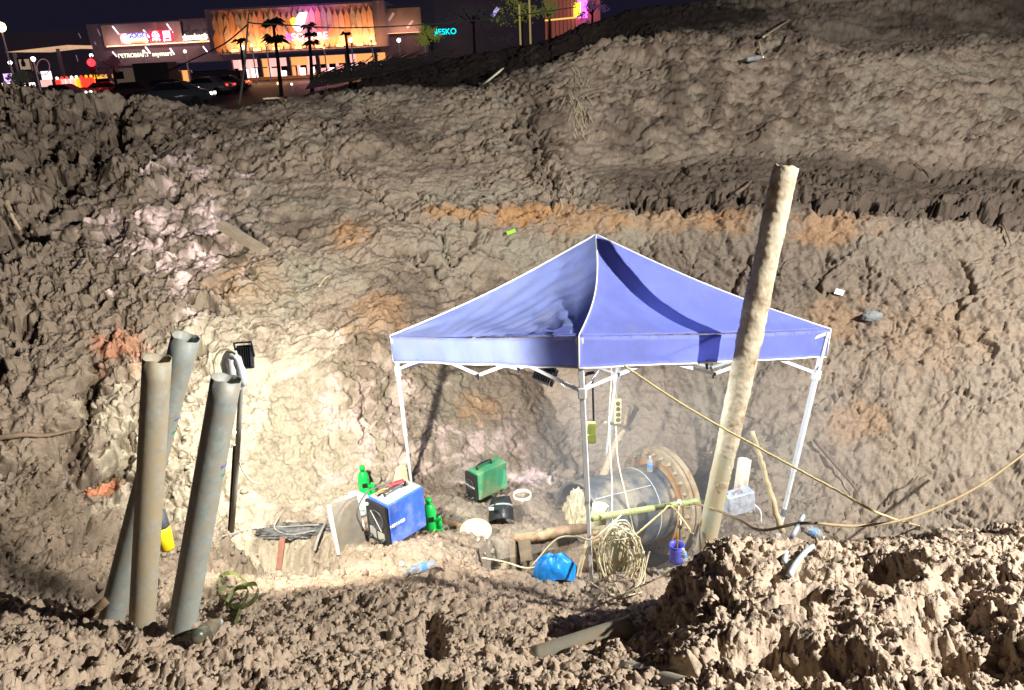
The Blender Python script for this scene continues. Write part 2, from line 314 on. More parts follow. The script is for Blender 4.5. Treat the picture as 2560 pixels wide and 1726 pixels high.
def soil_mat():
    m = bpy.data.materials.new('excavated_clay'); m.use_nodes = True; nt = m.node_tree; b = nt.nodes['Principled BSDF']
    b.inputs['Roughness'].default_value = .82; b.inputs['Specular IOR Level'].default_value = .25
    at = nt.nodes.new('ShaderNodeAttribute'); at.attribute_name = 'soil'
    tc = nt.nodes.new('ShaderNodeTexCoord')
    nz = nt.nodes.new('ShaderNodeTexNoise'); nz.inputs['Scale'].default_value = 38; nz.inputs['Detail'].default_value = 8; nz.inputs['Roughness'].default_value = .7
    nt.links.new(tc.outputs['Object'], nz.inputs['Vector'])
    mr = nt.nodes.new('ShaderNodeMapRange'); mr.inputs[1].default_value = .3; mr.inputs[2].default_value = .7; mr.inputs[3].default_value = .78; mr.inputs[4].default_value = 1.18
    nt.links.new(nz.outputs['Fac'], mr.inputs[0])
    mx = nt.nodes.new('ShaderNodeMix'); mx.data_type = 'RGBA'; mx.blend_type = 'MULTIPLY'; mx.inputs[0].default_value = 1
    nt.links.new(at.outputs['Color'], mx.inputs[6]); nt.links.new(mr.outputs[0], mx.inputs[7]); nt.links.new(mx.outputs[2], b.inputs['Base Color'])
    n3 = nt.nodes.new('ShaderNodeTexNoise'); n3.inputs['Scale'].default_value = 60; n3.inputs['Detail'].default_value = 5; nt.links.new(tc.outputs['Object'], n3.inputs['Vector'])
    bn = nt.nodes.new('ShaderNodeBump'); bn.inputs['Strength'].default_value = .7; bn.inputs['Distance'].default_value = .012
    nt.links.new(n3.outputs['Fac'], bn.inputs['Height']); nt.links.new(bn.outputs[0], b.inputs['Normal'])
    return m
SOIL = soil_mat()
def slab(name, r0, r1):
    g = GP[r0:r1 + 1]; n = g.shape[0]; me = bpy.data.meshes.new(name)
    co = np.ascontiguousarray(g.reshape(-1, 3), np.float32)
    i = np.arange((n - 1) * NU).reshape(n - 1, NU)[:, :-1].ravel()
    q = np.stack([i, i + 1, i + NU + 1, i + NU], 1).astype(np.int32)
    me.vertices.add(len(co)); me.vertices.foreach_set('co', co.ravel())
    me.loops.add(q.size); me.loops.foreach_set('vertex_index', q.ravel())
    me.polygons.add(len(q)); me.polygons.foreach_set('loop_start', np.arange(0, q.size, 4, dtype=np.int32))
    me.polygons.foreach_set('loop_total', np.full(len(q), 4, np.int32))
    me.polygons.foreach_set('use_smooth', np.ones(len(q), bool)); me.update()
    a = me.color_attributes.new('soil', 'FLOAT_COLOR', 'POINT')
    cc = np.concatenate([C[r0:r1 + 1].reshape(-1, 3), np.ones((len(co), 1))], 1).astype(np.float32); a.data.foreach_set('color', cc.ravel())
    o = bpy.data.objects.new(name, me); COL.objects.link(o); me.materials.append(SOIL); o['kind'] = 'structure'; return o
cuts = np.cumsum([0] + ROWS)
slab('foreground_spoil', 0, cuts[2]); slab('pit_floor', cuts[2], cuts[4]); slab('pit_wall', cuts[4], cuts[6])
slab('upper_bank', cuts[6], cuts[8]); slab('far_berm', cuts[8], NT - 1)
# ------------------------------------------------------------------ building helpers
def root(name, label, cat, loc, rz=0, group=None, kind=None):
    o = bpy.data.objects.new(name, None); COL.objects.link(o); o.location = loc; o.rotation_euler = (0, 0, rz); o.empty_display_size = .1
    o['label'] = label; o['category'] = cat
    if group: o['group'] = group
    if kind: o['kind'] = kind
    return o
def tagm(o, label=None, cat=None, group=None, kind=None):
    for k, v in (('label', label), ('category', cat), ('group', group), ('kind', kind)):
        if v: o[k] = v
    return o
def rmat(o): return Matrix.Translation(o.location) @ o.rotation_euler.to_matrix().to_4x4()
def part(name, bm, m, par=None, smooth=False, world=True, origin=None):
    me = bpy.data.meshes.new(name)
    if par is not None and world:
        M = Matrix.Identity(4); q = par; ch = []
        while q is not None: ch.append(rmat(q)); q = q.parent
        for x in reversed(ch): M = M @ x
        bm.transform(M.inverted())
    o = bpy.data.objects.new(name, me)
    if par is None and world:
        c = origin or sum((v.co for v in bm.verts), Vector()) / max(1, len(bm.verts)); bm.transform(Matrix.Translation(-Vector(c))); o.location = c
    bm.to_mesh(me); bm.free()
    if smooth: me.polygons.foreach_set('use_smooth', [True] * len(me.polygons))
    me.materials.append(m); COL.objects.link(o); o.parent = par; return o
def B(): return bmesh.new()
def box(bm, c, d, R=None, bev=0):
    r = bmesh.ops.create_cube(bm, size=1); vs = r['verts']
    M = Matrix.Translation(c) @ (R.to_4x4() if R is not None else Matrix.Identity(4)) @ Matrix.Diagonal((*d, 1))
    bmesh.ops.transform(bm, matrix=M, verts=vs)
    if bev:
        es = list({e for v in vs for e in v.link_edges}); bmesh.ops.bevel(bm, geom=es, offset=bev, segments=2, affect='EDGES', profile=.6)
def frame(d, up=(0, 0, 1)):
    d = Vector(d).normalized(); a = d.cross(Vector(up))
    if a.length < 1e-3: a = d.cross(Vector((1, 0, 0)))
    a.normalize(); return a, a.cross(d).normalized(), d
def bar(bm, p, q, w, h=None, bev=0):
    p, q = Vector(p), Vector(q); a, b, d = frame(q - p); R = Matrix((a, b, d)).transposed()
    box(bm, (p + q) / 2, (w, h or w, (q - p).length), R, bev)
def tube(bm, pts, r, n=8, caps=True, wob=0, flat=1):
    pts = [Vector(p) for p in pts]; rs = r if hasattr(r, '__len__') else [r] * len(pts); rings = []; pa = None
    for i, p in enumerate(pts):
        d = (pts[min(i + 1, len(pts) - 1)] - pts[max(i - 1, 0)]).normalized()
        if pa is None: pa, _, _ = frame(d)
        a = (pa - d * pa.dot(d)).normalized(); pa = a; b = d.cross(a)
        rings.append([bm.verts.new(p + (a * math.cos(t) + b * math.sin(t) * flat) * rs[i] * (1 + wob * random.uniform(-1, 1))) for t in [2 * math.pi * k / n for k in range(n)]])
    for A, Bq in zip(rings[:-1], rings[1:]):
        for k in range(n): bm.faces.new((A[k], A[(k + 1) % n], Bq[(k + 1) % n], Bq[k]))
    if caps: bm.faces.new(rings[0][::-1]); bm.faces.new(rings[-1])
    return rings
def curve(pts, n=40, wob=0):
    pts = [Vector(p) for p in pts]; out = []
    pts = [pts[0] * 2 - pts[1]] + pts + [pts[-1] * 2 - pts[-2]]; m = len(pts) - 3
    for i in range(n + 1):
        t = i / n * m; k = min(int(t), m - 1); f = t - k; a, b, c, d = pts[k:k + 4]
        v = .5 * ((2 * b) + (c - a) * f + (2 * a - 5 * b + 4 * c - d) * f * f + (3 * b - a - 3 * c + d) * f ** 3)
        out.append(v + Vector([random.uniform(-wob, wob) for _ in range(3)]))
    return out
def hollow(bm, p, q, ro, t, n=40, m=10, cut=0, wob=0, dentf=None):
    """open pipe with a wall"""
    p, q = Vector(p), Vector(q); a, b, d = frame(q - p); L = (q - p).length; O = []; I = []
    for i in range(m + 1):
        ro_ = []; ri_ = []
        for k in range(n):
            th = 2 * math.pi * k / n; s = L * i / m
            if i == m: s += wob * math.sin(th * 3 + 1) + wob * .6 * math.sin(th * 7)
            e = a * math.cos(th) + b * math.sin(th); rr = ro * (dentf(s / L, th) if dentf else 1)
            ro_.append(bm.verts.new(p + d * s + e * rr)); ri_.append(bm.verts.new(p + d * s + e * (rr - t)))
        O.append(ro_); I.append(ri_)
    for i in range(m):
        for k in range(n):
            k2 = (k + 1) % n
            bm.faces.new((O[i][k], O[i][k2], O[i + 1][k2], O[i + 1][k])); bm.faces.new((I[i][k2], I[i][k], I[i + 1][k], I[i + 1][k2]))
    for k in range(n):
        k2 = (k + 1) % n; bm.faces.new((O[m][k], O[m][k2], I[m][k2], I[m][k])); bm.faces.new((O[0][k2], O[0][k], I[0][k], I[0][k2]))
def lathe(bm, base, axis, prof, n=20):
    """prof: list of (radius, distance along the axis)"""
    a, b, d = frame(axis); rings = []
    for r, s in prof:
        rings.append([bm.verts.new(Vector(base) + d * s + (a * math.cos(t) + b * math.sin(t)) * max(r, 1e-4)) for t in [2 * math.pi * k / n for k in range(n)]])
    for A, Q_ in zip(rings[:-1], rings[1:]):
        for k in range(n): bm.faces.new((A[k], A[(k + 1) % n], Q_[(k + 1) % n], Q_[k]))
    bm.faces.new(rings[0][::-1]); bm.faces.new(rings[-1])
def RZ(a): return Matrix.Rotation(a, 3, 'Z')
def text(name, s, size, m, par, loc, R, depth=.004, align='CENTER'):
    c = bpy.data.curves.new(name, 'FONT'); c.body = s; c.size = size; c.extrude = depth; c.align_x = align; c.align_y = 'CENTER'; c.offset = size * .012
    t = bpy.data.objects.new('tmp_text', c); COL.objects.link(t); bpy.context.view_layer.update()
    me = bpy.data.meshes.new_from_object(t.evaluated_get(bpy.context.evaluated_depsgraph_get())); bpy.data.objects.remove(t)
    me.name = name; me.materials.clear(); me.materials.append(m)
    M = Matrix.Translation(loc) @ R.to_4x4()
    if par is not None: M = rmat(par).inverted() @ M
    me.transform(M)
    o = bpy.data.objects.new(name, me); COL.objects.link(o); o.parent = par; return o
FRONT = Matrix.Rotation(math.pi / 2, 3, 'X')     # lettering that faces the camera side
EMIT = lambda name, col, st: mat(name, col, .5, emit=(col, st), noise=0)
# ------------------------------------------------------------------ loose crumbs of earth
def lump_mesh(k):
    bm = B(); bmesh.ops.create_icosphere(bm, subdivisions=1, radius=1)
    for v in bm.verts: v.co *= 1 + .3 * random.uniform(-1, 1)
    v = np.array([x.co[:] for x in bm.verts]); f = np.array([[x.index for x in p.verts] for p in bm.faces]); bm.free(); return v, f
LM = [lump_mesh(k) for k in range(8)]
def crumbs(name, label, wmap, n, smin, smax, pw=2.2, sink=.3):
    w = (wmap * (PXd > -250) * (PXd < 2810) * (PDd > 1) / (PDd ** 2 + 1)).ravel(); 
    a = np.linalg.norm(np.cross(np.gradient(GP, axis=0), np.gradient(GP, axis=1)), axis=-1).ravel(); w = w * a; w /= w.sum()
    ii = RNG.choice(len(w), n, p=w); P0 = GP.reshape(-1, 3)[ii]; NN = N0.reshape(-1, 3)[ii]; cc = C.reshape(-1, 3)[ii]
    s = smin + (smax - smin) * RNG.random(n) ** pw; vs = []; fs = []; cs = []; off = 0
    for k in range(8):
        sel = np.nonzero(np.arange(n) % 8 == k)[0]; v, f = LM[k]; m = len(sel)
        A = RNG.normal(size=(m, 3, 3)); Qm, _ = np.linalg.qr(A); sc = s[sel][:, None] * (.5 + .7 * RNG.random((m, 3)))
        X = np.einsum('mij,vj->mvi', Qm, v) * sc[:, None, :] + (P0[sel] + NN[sel] * (s[sel] * sink)[:, None])[:, None, :]
        vs.append(X.reshape(-1, 3)); fs.append((f[None] + (np.arange(m) * len(v))[:, None, None] + off).reshape(-1, 3)); off += m * len(v)
        cs.append(np.repeat(cc[sel] * (.85 + .35 * RNG.random((m, 1))), len(v), 0))
    vs = np.concatenate(vs).astype(np.float32); fs = np.concatenate(fs).astype(np.int32); cs = np.concatenate(cs)
    me = bpy.data.meshes.new(name); me.vertices.add(len(vs)); me.vertices.foreach_set('co', vs.ravel())
    me.loops.add(fs.size); me.loops.foreach_set('vertex_index', fs.ravel()); me.polygons.add(len(fs))
    me.polygons.foreach_set('loop_start', np.arange(0, fs.size, 3, dtype=np.int32)); me.polygons.foreach_set('loop_total', np.full(len(fs), 3, np.int32))
    me.polygons.foreach_set('use_smooth', np.ones(len(fs), bool)); me.update()
    a = me.color_attributes.new('soil', 'FLOAT_COLOR', 'POINT'); a.data.foreach_set('color', np.concatenate([cs, np.ones((len(cs), 1))], 1).astype(np.float32).ravel())
    o = bpy.data.objects.new(name, me); COL.objects.link(o); me.materials.append(SOIL); tagm(o, label, 'soil', None, 'stuff')
crumbs('soil_crumbs', 'loose crumbs of tan clay strewn over the near spoil heap', FG, 17500, .004, .017, 2.0)
LM0 = LM
def lump2():
    bm = B(); bmesh.ops.create_icosphere(bm, subdivisions=2, radius=1); X = np.array([x.co[:] for x in bm.verts]).astype(np.float32) + RNG.random(3).astype(np.float32) * 50
    h = 1 + .5 * fbm(X * 1.6, 3, 77); f1, f2, i_ = worley(X * 1.3, 78); h = h * (.75 + .35 * i_)
    for x, k in zip(bm.verts, h): x.co = x.co * float(k)
    v = np.array([x.co[:] for x in bm.verts]); f = np.array([[x.index for x in p.verts] for p in bm.faces]); bm.free(); return v, f
LM = [lump2() for k in range(8)]
crumbs('clay_chunks', 'broken chunks of clay lying on the near spoil and the floor', FG + .5 * FLOOR, 1700, .012, .040, 3, .0)
LM = LM0
crumbs('soil_clods', 'dark clods lying on the pit floor and the left slope', FLOOR * 1 + LEFT * .8 + .04 * zone(3, 4, 8, 8.4), 7000, .008, .045, 3, .0)
# ------------------------------------------------------------------ the canopy tent
BLUE_LIT = mat('lit_blue_canopy_cloth', (.28, .35, .71), .62, noise=.14, bump=.2, scale=5, dirt=.24, dirtcol=(.32, .36, .60))  # canopy cloth with lamplight painted in, for the left-hand panels
BLUE = mat('blue_canopy_cloth', (.24, .285, .70), .62, noise=.12, scale=4, bump=.2, dirt=.18, dirtcol=(.30, .35, .62), sheen=.2)
WHITE = mat('white_painted_steel', (.72, .74, .74), .45, noise=.10, scale=14, dirt=.16, dirtcol=(.50, .45, .38))
TRIM = mat('white_piping', (.80, .82, .82), .6, noise=.08, scale=9)
BLK = mat('black_plastic', (.018, .018, .02), .4, noise=.2, scale=12)
Ft, Rt, Lt = P(1447, 840, 5.58), P(2077, 824, 6.75), P(976, 840, 7.25); Bt = Rt + Lt - Ft; Bt = P(1555, 838, Bt.y)
Fb, Rb, Lb = P(1447, 921, 5.56), P(2066, 893, 6.74), P(984, 904, 7.24); Bb = Bt + (Fb - Ft)
PK = P(1490, 587, 7.0)
tent = root('canopy_tent', 'blue pop-up canopy tent with white legs standing over the black pipe in the pit', 'canopy tent', P(1480, 1475, 5.58))
def hip(c, sag=.10, side=0):
    a, b, d = frame(PK - c)
    return [c.lerp(PK, t) - Vector((0, 0, 1)) * sag * math.sin(math.pi * t) + Vector((side, 0, 0)) * math.sin(math.pi * t) for t in [i / 30 for i in range(31)]]
HF, HR, HL, HB = hip(Ft, .07, .06), hip(Rt, .05), hip(Lt, .05), hip(Bt, .05)
def roof(hA, hB, name, wr, torn=False):
    bm = B(); n = 60; m = 30; rows = []; nrm = (hA[0] - PK).cross(hB[0] - PK).normalized()
    if nrm.z < 0: nrm = -nrm
    for i in range(m + 1):
        a, b = hA[i], hB[i]; r = []
        for j in range(n + 1):
            t = j / n; p = a.lerp(b, t); w = 4 * t * (1 - t)
            p = p - nrm * .10 * w * math.sin(math.pi * min(1, i / m + .04)) * .8
            d = max(.03, (p - hA[0]).length); th = math.atan2((p - hA[0]).dot((hB[0] - hA[0]).normalized()), (p - hA[0]).dot((PK - hA[0]).normalized()))
            amp = wr * math.exp(-d / 1.1) * min(1, t * 8) * min(1, (1 - t) * 8 + .1)
            p = p + nrm * amp * (.8 * math.sin(th * 17 + d * 2) + .5 * math.sin(th * 31 + 2 + d * 3) + .35 * math.sin(d * 23 + th * 9) + .3 * math.sin(d * 41 - th * 15))
            d2 = (p - hB[0]).length; th2 = math.atan2((p - hB[0]).dot((hA[0] - hB[0]).normalized()), (p - hB[0]).dot((PK - hB[0]).normalized()))
            p = p + nrm * .007 * math.exp(-d2 / .9) * (math.sin(th2 * 38) + .6 * math.sin(th2 * 71 + 1)) * min(1, i / 3) * min(1, t * 5)
            if i > 21: p = p + nrm * .008 * math.sin(t * 34) * (1 - i / m) * w
            r.append(bm.verts.new(p))
        rows.append(r)
    for i in range(m):
        for j in range(n):
            if torn and i in (1, 2) and 3 <= j <= 5 + (2 if i == 1 else 6): continue
            if torn and i == 0 and 1 <= j <= 3: continue
            bm.faces.new((rows[i][j], rows[i][j + 1], rows[i + 1][j + 1], rows[i + 1][j]))
    bmesh.ops.solidify(bm, geom=bm.faces[:], thickness=.002)
    return part(name, bm, BLUE_LIT if torn else BLUE, tent, True)
roof(HF, HL, 'roof_panel', .036, True)['label'] = 'wrinkled roof panel with a slit torn near the front corner'
roof(HF, HR, 'roof_panel', .006); roof(HB, HL, 'roof_panel', .006); roof(HB, HR, 'roof_panel', .006)
def valance(A, Bq, a, b, wv, mt=None):
    bm = B(); n = 60; m = 6; rows = []; nn = (Bq - A).cross(Vector((0, 0, 1))).normalized()
    for i in range(m + 1):
        r = []
        for j in range(n + 1):
            t = j / n; s = i / m; p = A.lerp(Bq, t).lerp(a.lerp(b, t), s)
            p = p + nn * wv * (math.sin(t * 17 + s) + .6 * math.sin(t * 41 + 2 + s * 2)) * (.25 + s) + Vector((0, 0, -.02 * math.sin(math.pi * t))) * (1 - s)
            r.append(bm.verts.new(p))
        rows.append(r)
    for i in range(m):
        for j in range(n): bm.faces.new((rows[i][j], rows[i][j + 1], rows[i + 1][j + 1], rows[i + 1][j]))
    edge = [rows[m][j].co.copy() for j in range(0, n + 1, 2)]
    bmesh.ops.solidify(bm, geom=bm.faces[:], thickness=.002)
    part('valance', bm, mt or BLUE, tent, True); bm = B(); tube(bm, edge, .007, 6); part('hem_piping', bm, TRIM, tent, True)
for A_, B_, a_, b_, w_, mt_ in ((Ft, Lt, Fb, Lb, .010, BLUE_LIT), (Ft, Rt, Fb, Rb, .006, BLUE), (Bt, Lt, Bb, Lb, .006, BLUE), (Bt, Rt, Bb, Rb, .006, BLUE)): valance(A_, B_, a_, b_, w_, mt_)
for h, c, cb in ((HF, Ft, Fb), (HR, Rt, Rb), (HL, Lt, Lb), (HB, Bt, Bb)):
    bm = B(); tube(bm, [p + Vector((0, 0, .003)) for p in h], .007, 6); part('hip_piping', bm, TRIM, tent, True)
    bm = B(); tube(bm, [c, c.lerp(cb, .5), cb], .007, 6); part('corner_piping', bm, TRIM, tent, True)
cen = (Ft + Bt) / 2
feet = {'F': P(1480, 1478, 5.60), 'R': P(1943, 1350, 6.45), 'L': P(1030, 1222, 7.55), 'B': P(1500, 1290, 8.2)}
def inn(p, k=.02): v = Vector((cen.x - p.x, cen.y - p.y, 0)).normalized(); return p + v * k
for k, top in (('F', Ft), ('R', Rt), ('L', Lt), ('B', Bt)):
    t0 = inn(top, .035) - Vector((0, 0, .02)); f = feet[k]; mid = t0.lerp(f, .62 if k != 'R' else .66)
    bm = B(); bar(bm, t0, mid, .040, .040, .004); leg = part('leg', bm, WHITE, tent)
    bm = B(); bar(bm, mid, f, .030, .030, .003); part('lower_leg', bm, WHITE, leg)
    bm = B(); box(bm, f - Vector((0, 0, .004)), (.09, .09, .008)); part('foot_plate', bm, WHITE, leg)
    sl = t0.lerp(f, .20); bm = B(); bar(bm, sl - (t0 - f).normalized() * .045, sl + (t0 - f).normalized() * .045, .062, .062, .008); part('sliding_bracket', bm, WHITE, leg)
    bm = B(); bar(bm, t0 - (t0 - f).normalized() * .05, t0, .058, .058, .008); part('corner_bracket', bm, WHITE, leg)
    if k == 'R':
        q = t0.lerp(f, .845); bm = B(); tube(bm, [q, q + (f - t0).normalized() * .07], .025, 10); part('tape_band', bm, mat('grey_tape', (.16, .16, .17), .5), leg)
legtop = {k: inn(v, .035) for k, v in (('F', Ft), ('R', Rt), ('L', Lt), ('B', Bt))}
for a, b in (('F', 'L'), ('F', 'R'), ('B', 'L'), ('B', 'R')):
    A_, B_ = legtop[a], legtop[b]; sa = A_.lerp(feet[a], .20); sb = B_.lerp(feet[b], .20); Mu = (A_ + B_) / 2 - Vector((0, 0, .03)); Ml = Mu - Vector((0, 0, .34))
    A0 = A_ - Vector((0, 0, .03)); B0 = B_ - Vector((0, 0, .03)); nn = (B_ - A_).cross(Vector((0, 0, 1))).normalized() * .012
    for p, q, s in ((A0, Ml, 1), (sa, Mu, -1), (B0, Ml, 1), (sb, Mu, -1)):
        bm = B(); bar(bm, p + nn * s, q + nn * s, .013, .028, .002); part('truss_bar', bm, WHITE, tent)
    bm = B(); tube(bm, [Ml - nn * 2, Ml + nn * 2], .016, 10); box(bm, Ml - Vector((0, 0, .02)), (.014, .014, .05)); part('truss_joint', bm, BLK, tent)
bm = B(); tube(bm, [PK - Vector((0, 0, .02)), PK - Vector((0, 0, .55))], .02, 10); part('peak_pole', bm, WHITE, tent)
bm = B(); bar(bm, P(1768, 922, 6.12), P(1764, 900, 6.12), .02); part('hanging_clip', bm, BLK, tent)
# ------------------------------------------------------------------ tall leaning pipe caked in clay
MUD = mat('caked_pale_clay', lin(182, 170, 146), .85, noise=.22, scale=9, bump=.8, dirt=.28, dirtcol=lin(128, 108, 82), spec=.2)
PVCW = mat('pale_green_pvc', lin(158, 160, 140), .6, noise=.2, scale=9, bump=.3, dirt=.62, dirtcol=lin(166, 152, 120))
pb, pt = P(1768, 1345, 5.8), P(1965, 415, 6.05)
tp = root('leaning_pipe', 'tall leaning pipe caked in pale clay in front of the blue canopy', 'pipe', pb)
bm = B(); hollow(bm, pb - (pt - pb).normalized() * .25, pt, .082, .008, 36, 20, wob=.006); part('pipe_body', bm, PVCW, tp, True)
def crust():
    a, b, d = frame(pt - pb); L = (pt - pb).length; n = 90; m = 300; bm = B(); pts = []
    for i in range(m + 1):
        for k in range(n):
            th = 2 * math.pi * k / n; e = a * math.cos(th) + b * math.sin(th); p = pb + d * (L * .08 + (L * .918) * i / m); pts.append((p, e))
    X = np.array([p + e * .082 for p, e in pts]); f = fbm(X * 9, 5, 1500, .6); g = fbm(X * 3.0 + 9, 3, 1520); f1, f2, idd = worley(X / .045 + np.array([f, f, f]).T * .5, 1530)
    h = .010 + .020 * f + .016 * g + .010 * (1 - f1) * idd
    s = (np.arange(len(pts)) // n) / m; h = h + .010 * sstep(.15, .5, s) - .024 * (1 - sstep(.0, .42, s))
    sh = np.clip(np.array([e.x for p, e in pts]), -1, 1); h = np.where((h < .0005), -.006, h)
    vs = [bm.verts.new(p + e * (.0825 + float(hh) * .62)) for (p, e), hh in zip(pts, h)]
    for i in range(m):
        for k in range(n): bm.faces.new((vs[i * n + k], vs[i * n + (k + 1) % n], vs[(i + 1) * n + (k + 1) % n], vs[(i + 1) * n + k]))
    part('clay_crust', bm, MUD, tp, True)
crust()
for (x, y), c in (((1790, 1252), (.10, .22, .62)), ((1800, 1262), (.16, .42, .12))):
    q = P(x, y, 5.66); bm = B(); a, b, d = frame(pt - pb)
    mid = pb + d * ((q - pb).dot(d)); ringp = [mid + (a * math.cos(t) + b * math.sin(t)) * .0845 for t in np.linspace(3.6, 5.6, 12)]
    tube(bm, ringp, .010, 6, flat=.3); part('paint_mark', bm, mat('paint_%d' % int(c[2] * 100), c, .6), tp, True)
# ------------------------------------------------------------------ three plastic pipes on the left
PVC = mat('dusty_grey_pvc', lin(142, 150, 144), .5, noise=.3, scale=16, bump=.25, dirt=.5, dirtcol=lin(150, 144, 128))
PVCY = mat('clay_stained_pvc', lin(158, 154, 140), .55, noise=.28, scale=15, bump=.25, dirt=.55, dirtcol=lin(164, 148, 118))
PVC_IN = PVC
def pvc(label, p, q, r, m, marks=()):
    o = root('plastic_pipe', label, 'pipe', p, group='plastic pipes standing upright at the left')
    bm = B(); hollow(bm, p - (q - p).normalized() * .18, q, r, .006, 48, 16, wob=.004, dentf=lambda s, th: 1 + .012 * math.sin(th * 2 + 1)); part('pipe_wall', bm, m, o, True)
    a, b, d = frame(q - p)
    for s, th0, th1, w, c in marks:
        mid = p.lerp(q, s); bm = B(); ts = np.linspace(th0, th1, 7)
        for t0, t1 in zip(ts[:-1], ts[1:]):
            hw = w * random.uniform(.3, 1); vs = [mid + (a * math.cos(t) + b * math.sin(t)) * (r * 1.012 + .0012) + d * z for t, z in ((t0, -hw), (t1, -hw), (t1, hw), (t0, hw))]
            bm.faces.new([bm.verts.new(v) for v in vs])
        part('printed_mark', bm, mat('print_%d_%d' % (int(c[1] * 100), int(c[2] * 100)), c, .6), o)
    return o
GRN, INK = (.02, .30, .17), (.10, .12, .42)
pA0, pA1 = P(352, 1612, 4.2), P(393, 896, 4.32)
pB0, pB1 = P(262, 1612, 4.5), P(465, 842, 4.62)
pC0, pC1 = P(436, 1668, 3.8), P(566, 946, 3.98)
f0 = -math.pi * .75
pvc('clay-stained grey plastic pipe, the middle one of three upright on the left', pA0, pA1, .080, PVCY, ((.30, 3.9, 4.6, .012, INK), (.9, 4.2, 5.0, .01, (.22, .33, .55))))
pvc('blue-grey plastic pipe with green print leaning behind the clay-stained pipe', pB0, pB1, .084, PVC, ((.73, 4.3, 5.3, .014, GRN), (.77, 4.6, 5.4, .010, INK)))
pvc('grey plastic pipe nearest the lamp pole, with blue and green print below its rim', pC0, pC1, .080, PVC, ((.70, 4.3, 5.4, .010, GRN), (.73, 4.6, 5.6, .009, INK)))
# ------------------------------------------------------------------ work light on a pole at the left
def floodlight(name, label, loc, target, w, h, power, color, par_extra=None, rad=.06):
    o = root(name, label, 'work light', loc); d = (Vector(target) - Vector(loc)).normalized(); a, b, _ = frame(d); R = Matrix((a, b, d)).transposed()
    bm = B(); box(bm, loc, (w, h, .05), R, .008)
    for k in range(7): box(bm, Vector(loc) - d * .035 + a * (w * (k / 6 - .5) * .85), (.005, h * .8, .03), R)
    part('housing', bm, BLK, o)
    bm = B(); box(bm, Vector(loc) + d * .0262, (w * .86, h * .86, .002), R); part('glass_face', bm, mat('lit_led_face', (1, 1, 1), .3, emit=((1, 1, .97), 60), noise=0), o)
    bm = B(); tube(bm, [Vector(loc) + a * w * .55, Vector(loc) + a * w * .55 + b * h * .6 - d * .05, Vector(loc) - a * w * .55 + b * h * .6 - d * .05, Vector(loc) - a * w * .55], .008, 6); part('bracket', bm, BLK, o)
    s = spot(name + '_beam', (0, 0, 0), (0, 0, -1), power, color, 150, .5, rad); s.parent = o
    s.location = d * .04; s.rotation_euler = d.to_track_quat('-Z', 'Y').to_euler(); return o
lp = P(606, 905, 4.7); ft_ = P(574, 1300, 5.2); ft_.z -= .1
lpole = root('lamp_pole', 'thin pale pole behind the grey pipe, wrapped in white plastic at its top', 'pole', ft_)
bm = B(); tube(bm, curve([ft_, ft_.lerp(lp, .5) + Vector((.005, 0, 0)), lp], 12), .018, 10); part('pole_shaft', bm, mat('pale_pole_paint', (.42, .40, .35), .6, noise=.2, scale=8), lpole, True)
bm = B(); tube(bm, [ft_ + Vector((-.022, .02, 0)), ft_.lerp(lp, .55) + Vector((-.02, .02, 0))], .015, 8); part('backing_stake', bm, mat('dark_wet_wood', (.04, .03, .022), .8), lpole)
bm = B(); c0 = P(585, 925, 4.66)
tube(bm, curve([c0 + Vector(v) for v in ((-.03, 0, .10), (-.055, -.01, .04), (-.045, -.02, -.05), (-.02, -.01, -.11))], 10), [.02] * 11, 8, wob=.25)
tube(bm, curve([c0 + Vector(v) for v in ((-.03, 0, .10), (.02, -.02, .11), (.05, -.02, .03), (.045, -.01, -.10))], 12), [.026] * 13, 8, wob=.25)
tube(bm, curve([c0 + Vector(v) for v in ((0, 0, .10), (.0, -.03, .03), (.01, -.02, -.12))], 8), [.03] * 9, 8, wob=.3)
part('plastic_wrap', bm, mat('white_film', (.70, .73, .76), .35, noise=.2, scale=20), lpole, True)
bm = B(); tube(bm, curve([P(x, y, 4.62) for x, y in ((538, 945), (536, 905), (548, 880), (570, 873), (592, 885))], 24), .006, 6); part('cable_loop', bm, mat('cream_cable', (.62, .55, .36), .5, noise=.1), lpole, True)
bm = B(); tube(bm, curve([P(590, 1080, 4.98), P(600, 1160, 5.1), P(625, 1200, 5.2), P(655, 1212, 5.3)], 20), .005, 6); part('trailing_cable', bm, MATS['cream_cable'], lpole, True)
pf = floodlight('pole_floodlight', 'black work light facing the slope at the top of the thin pole behind the pipes', P(614, 893, 4.72), P(840, 900, 8.2), .095, .15, 1450, (1, .95, .84)); bpy.data.lights['pole_floodlight_beam'].spot_size = math.radians(132); bpy.data.lights['pole_floodlight_beam'].spot_blend = .35
floodlight('hanging_floodlight', 'work light hung from the canopy truss left of the front leg', P(1364, 938, 6.05), P(1900, 1180, 8.2), .20, .15, 320, (.94, .98, 1))

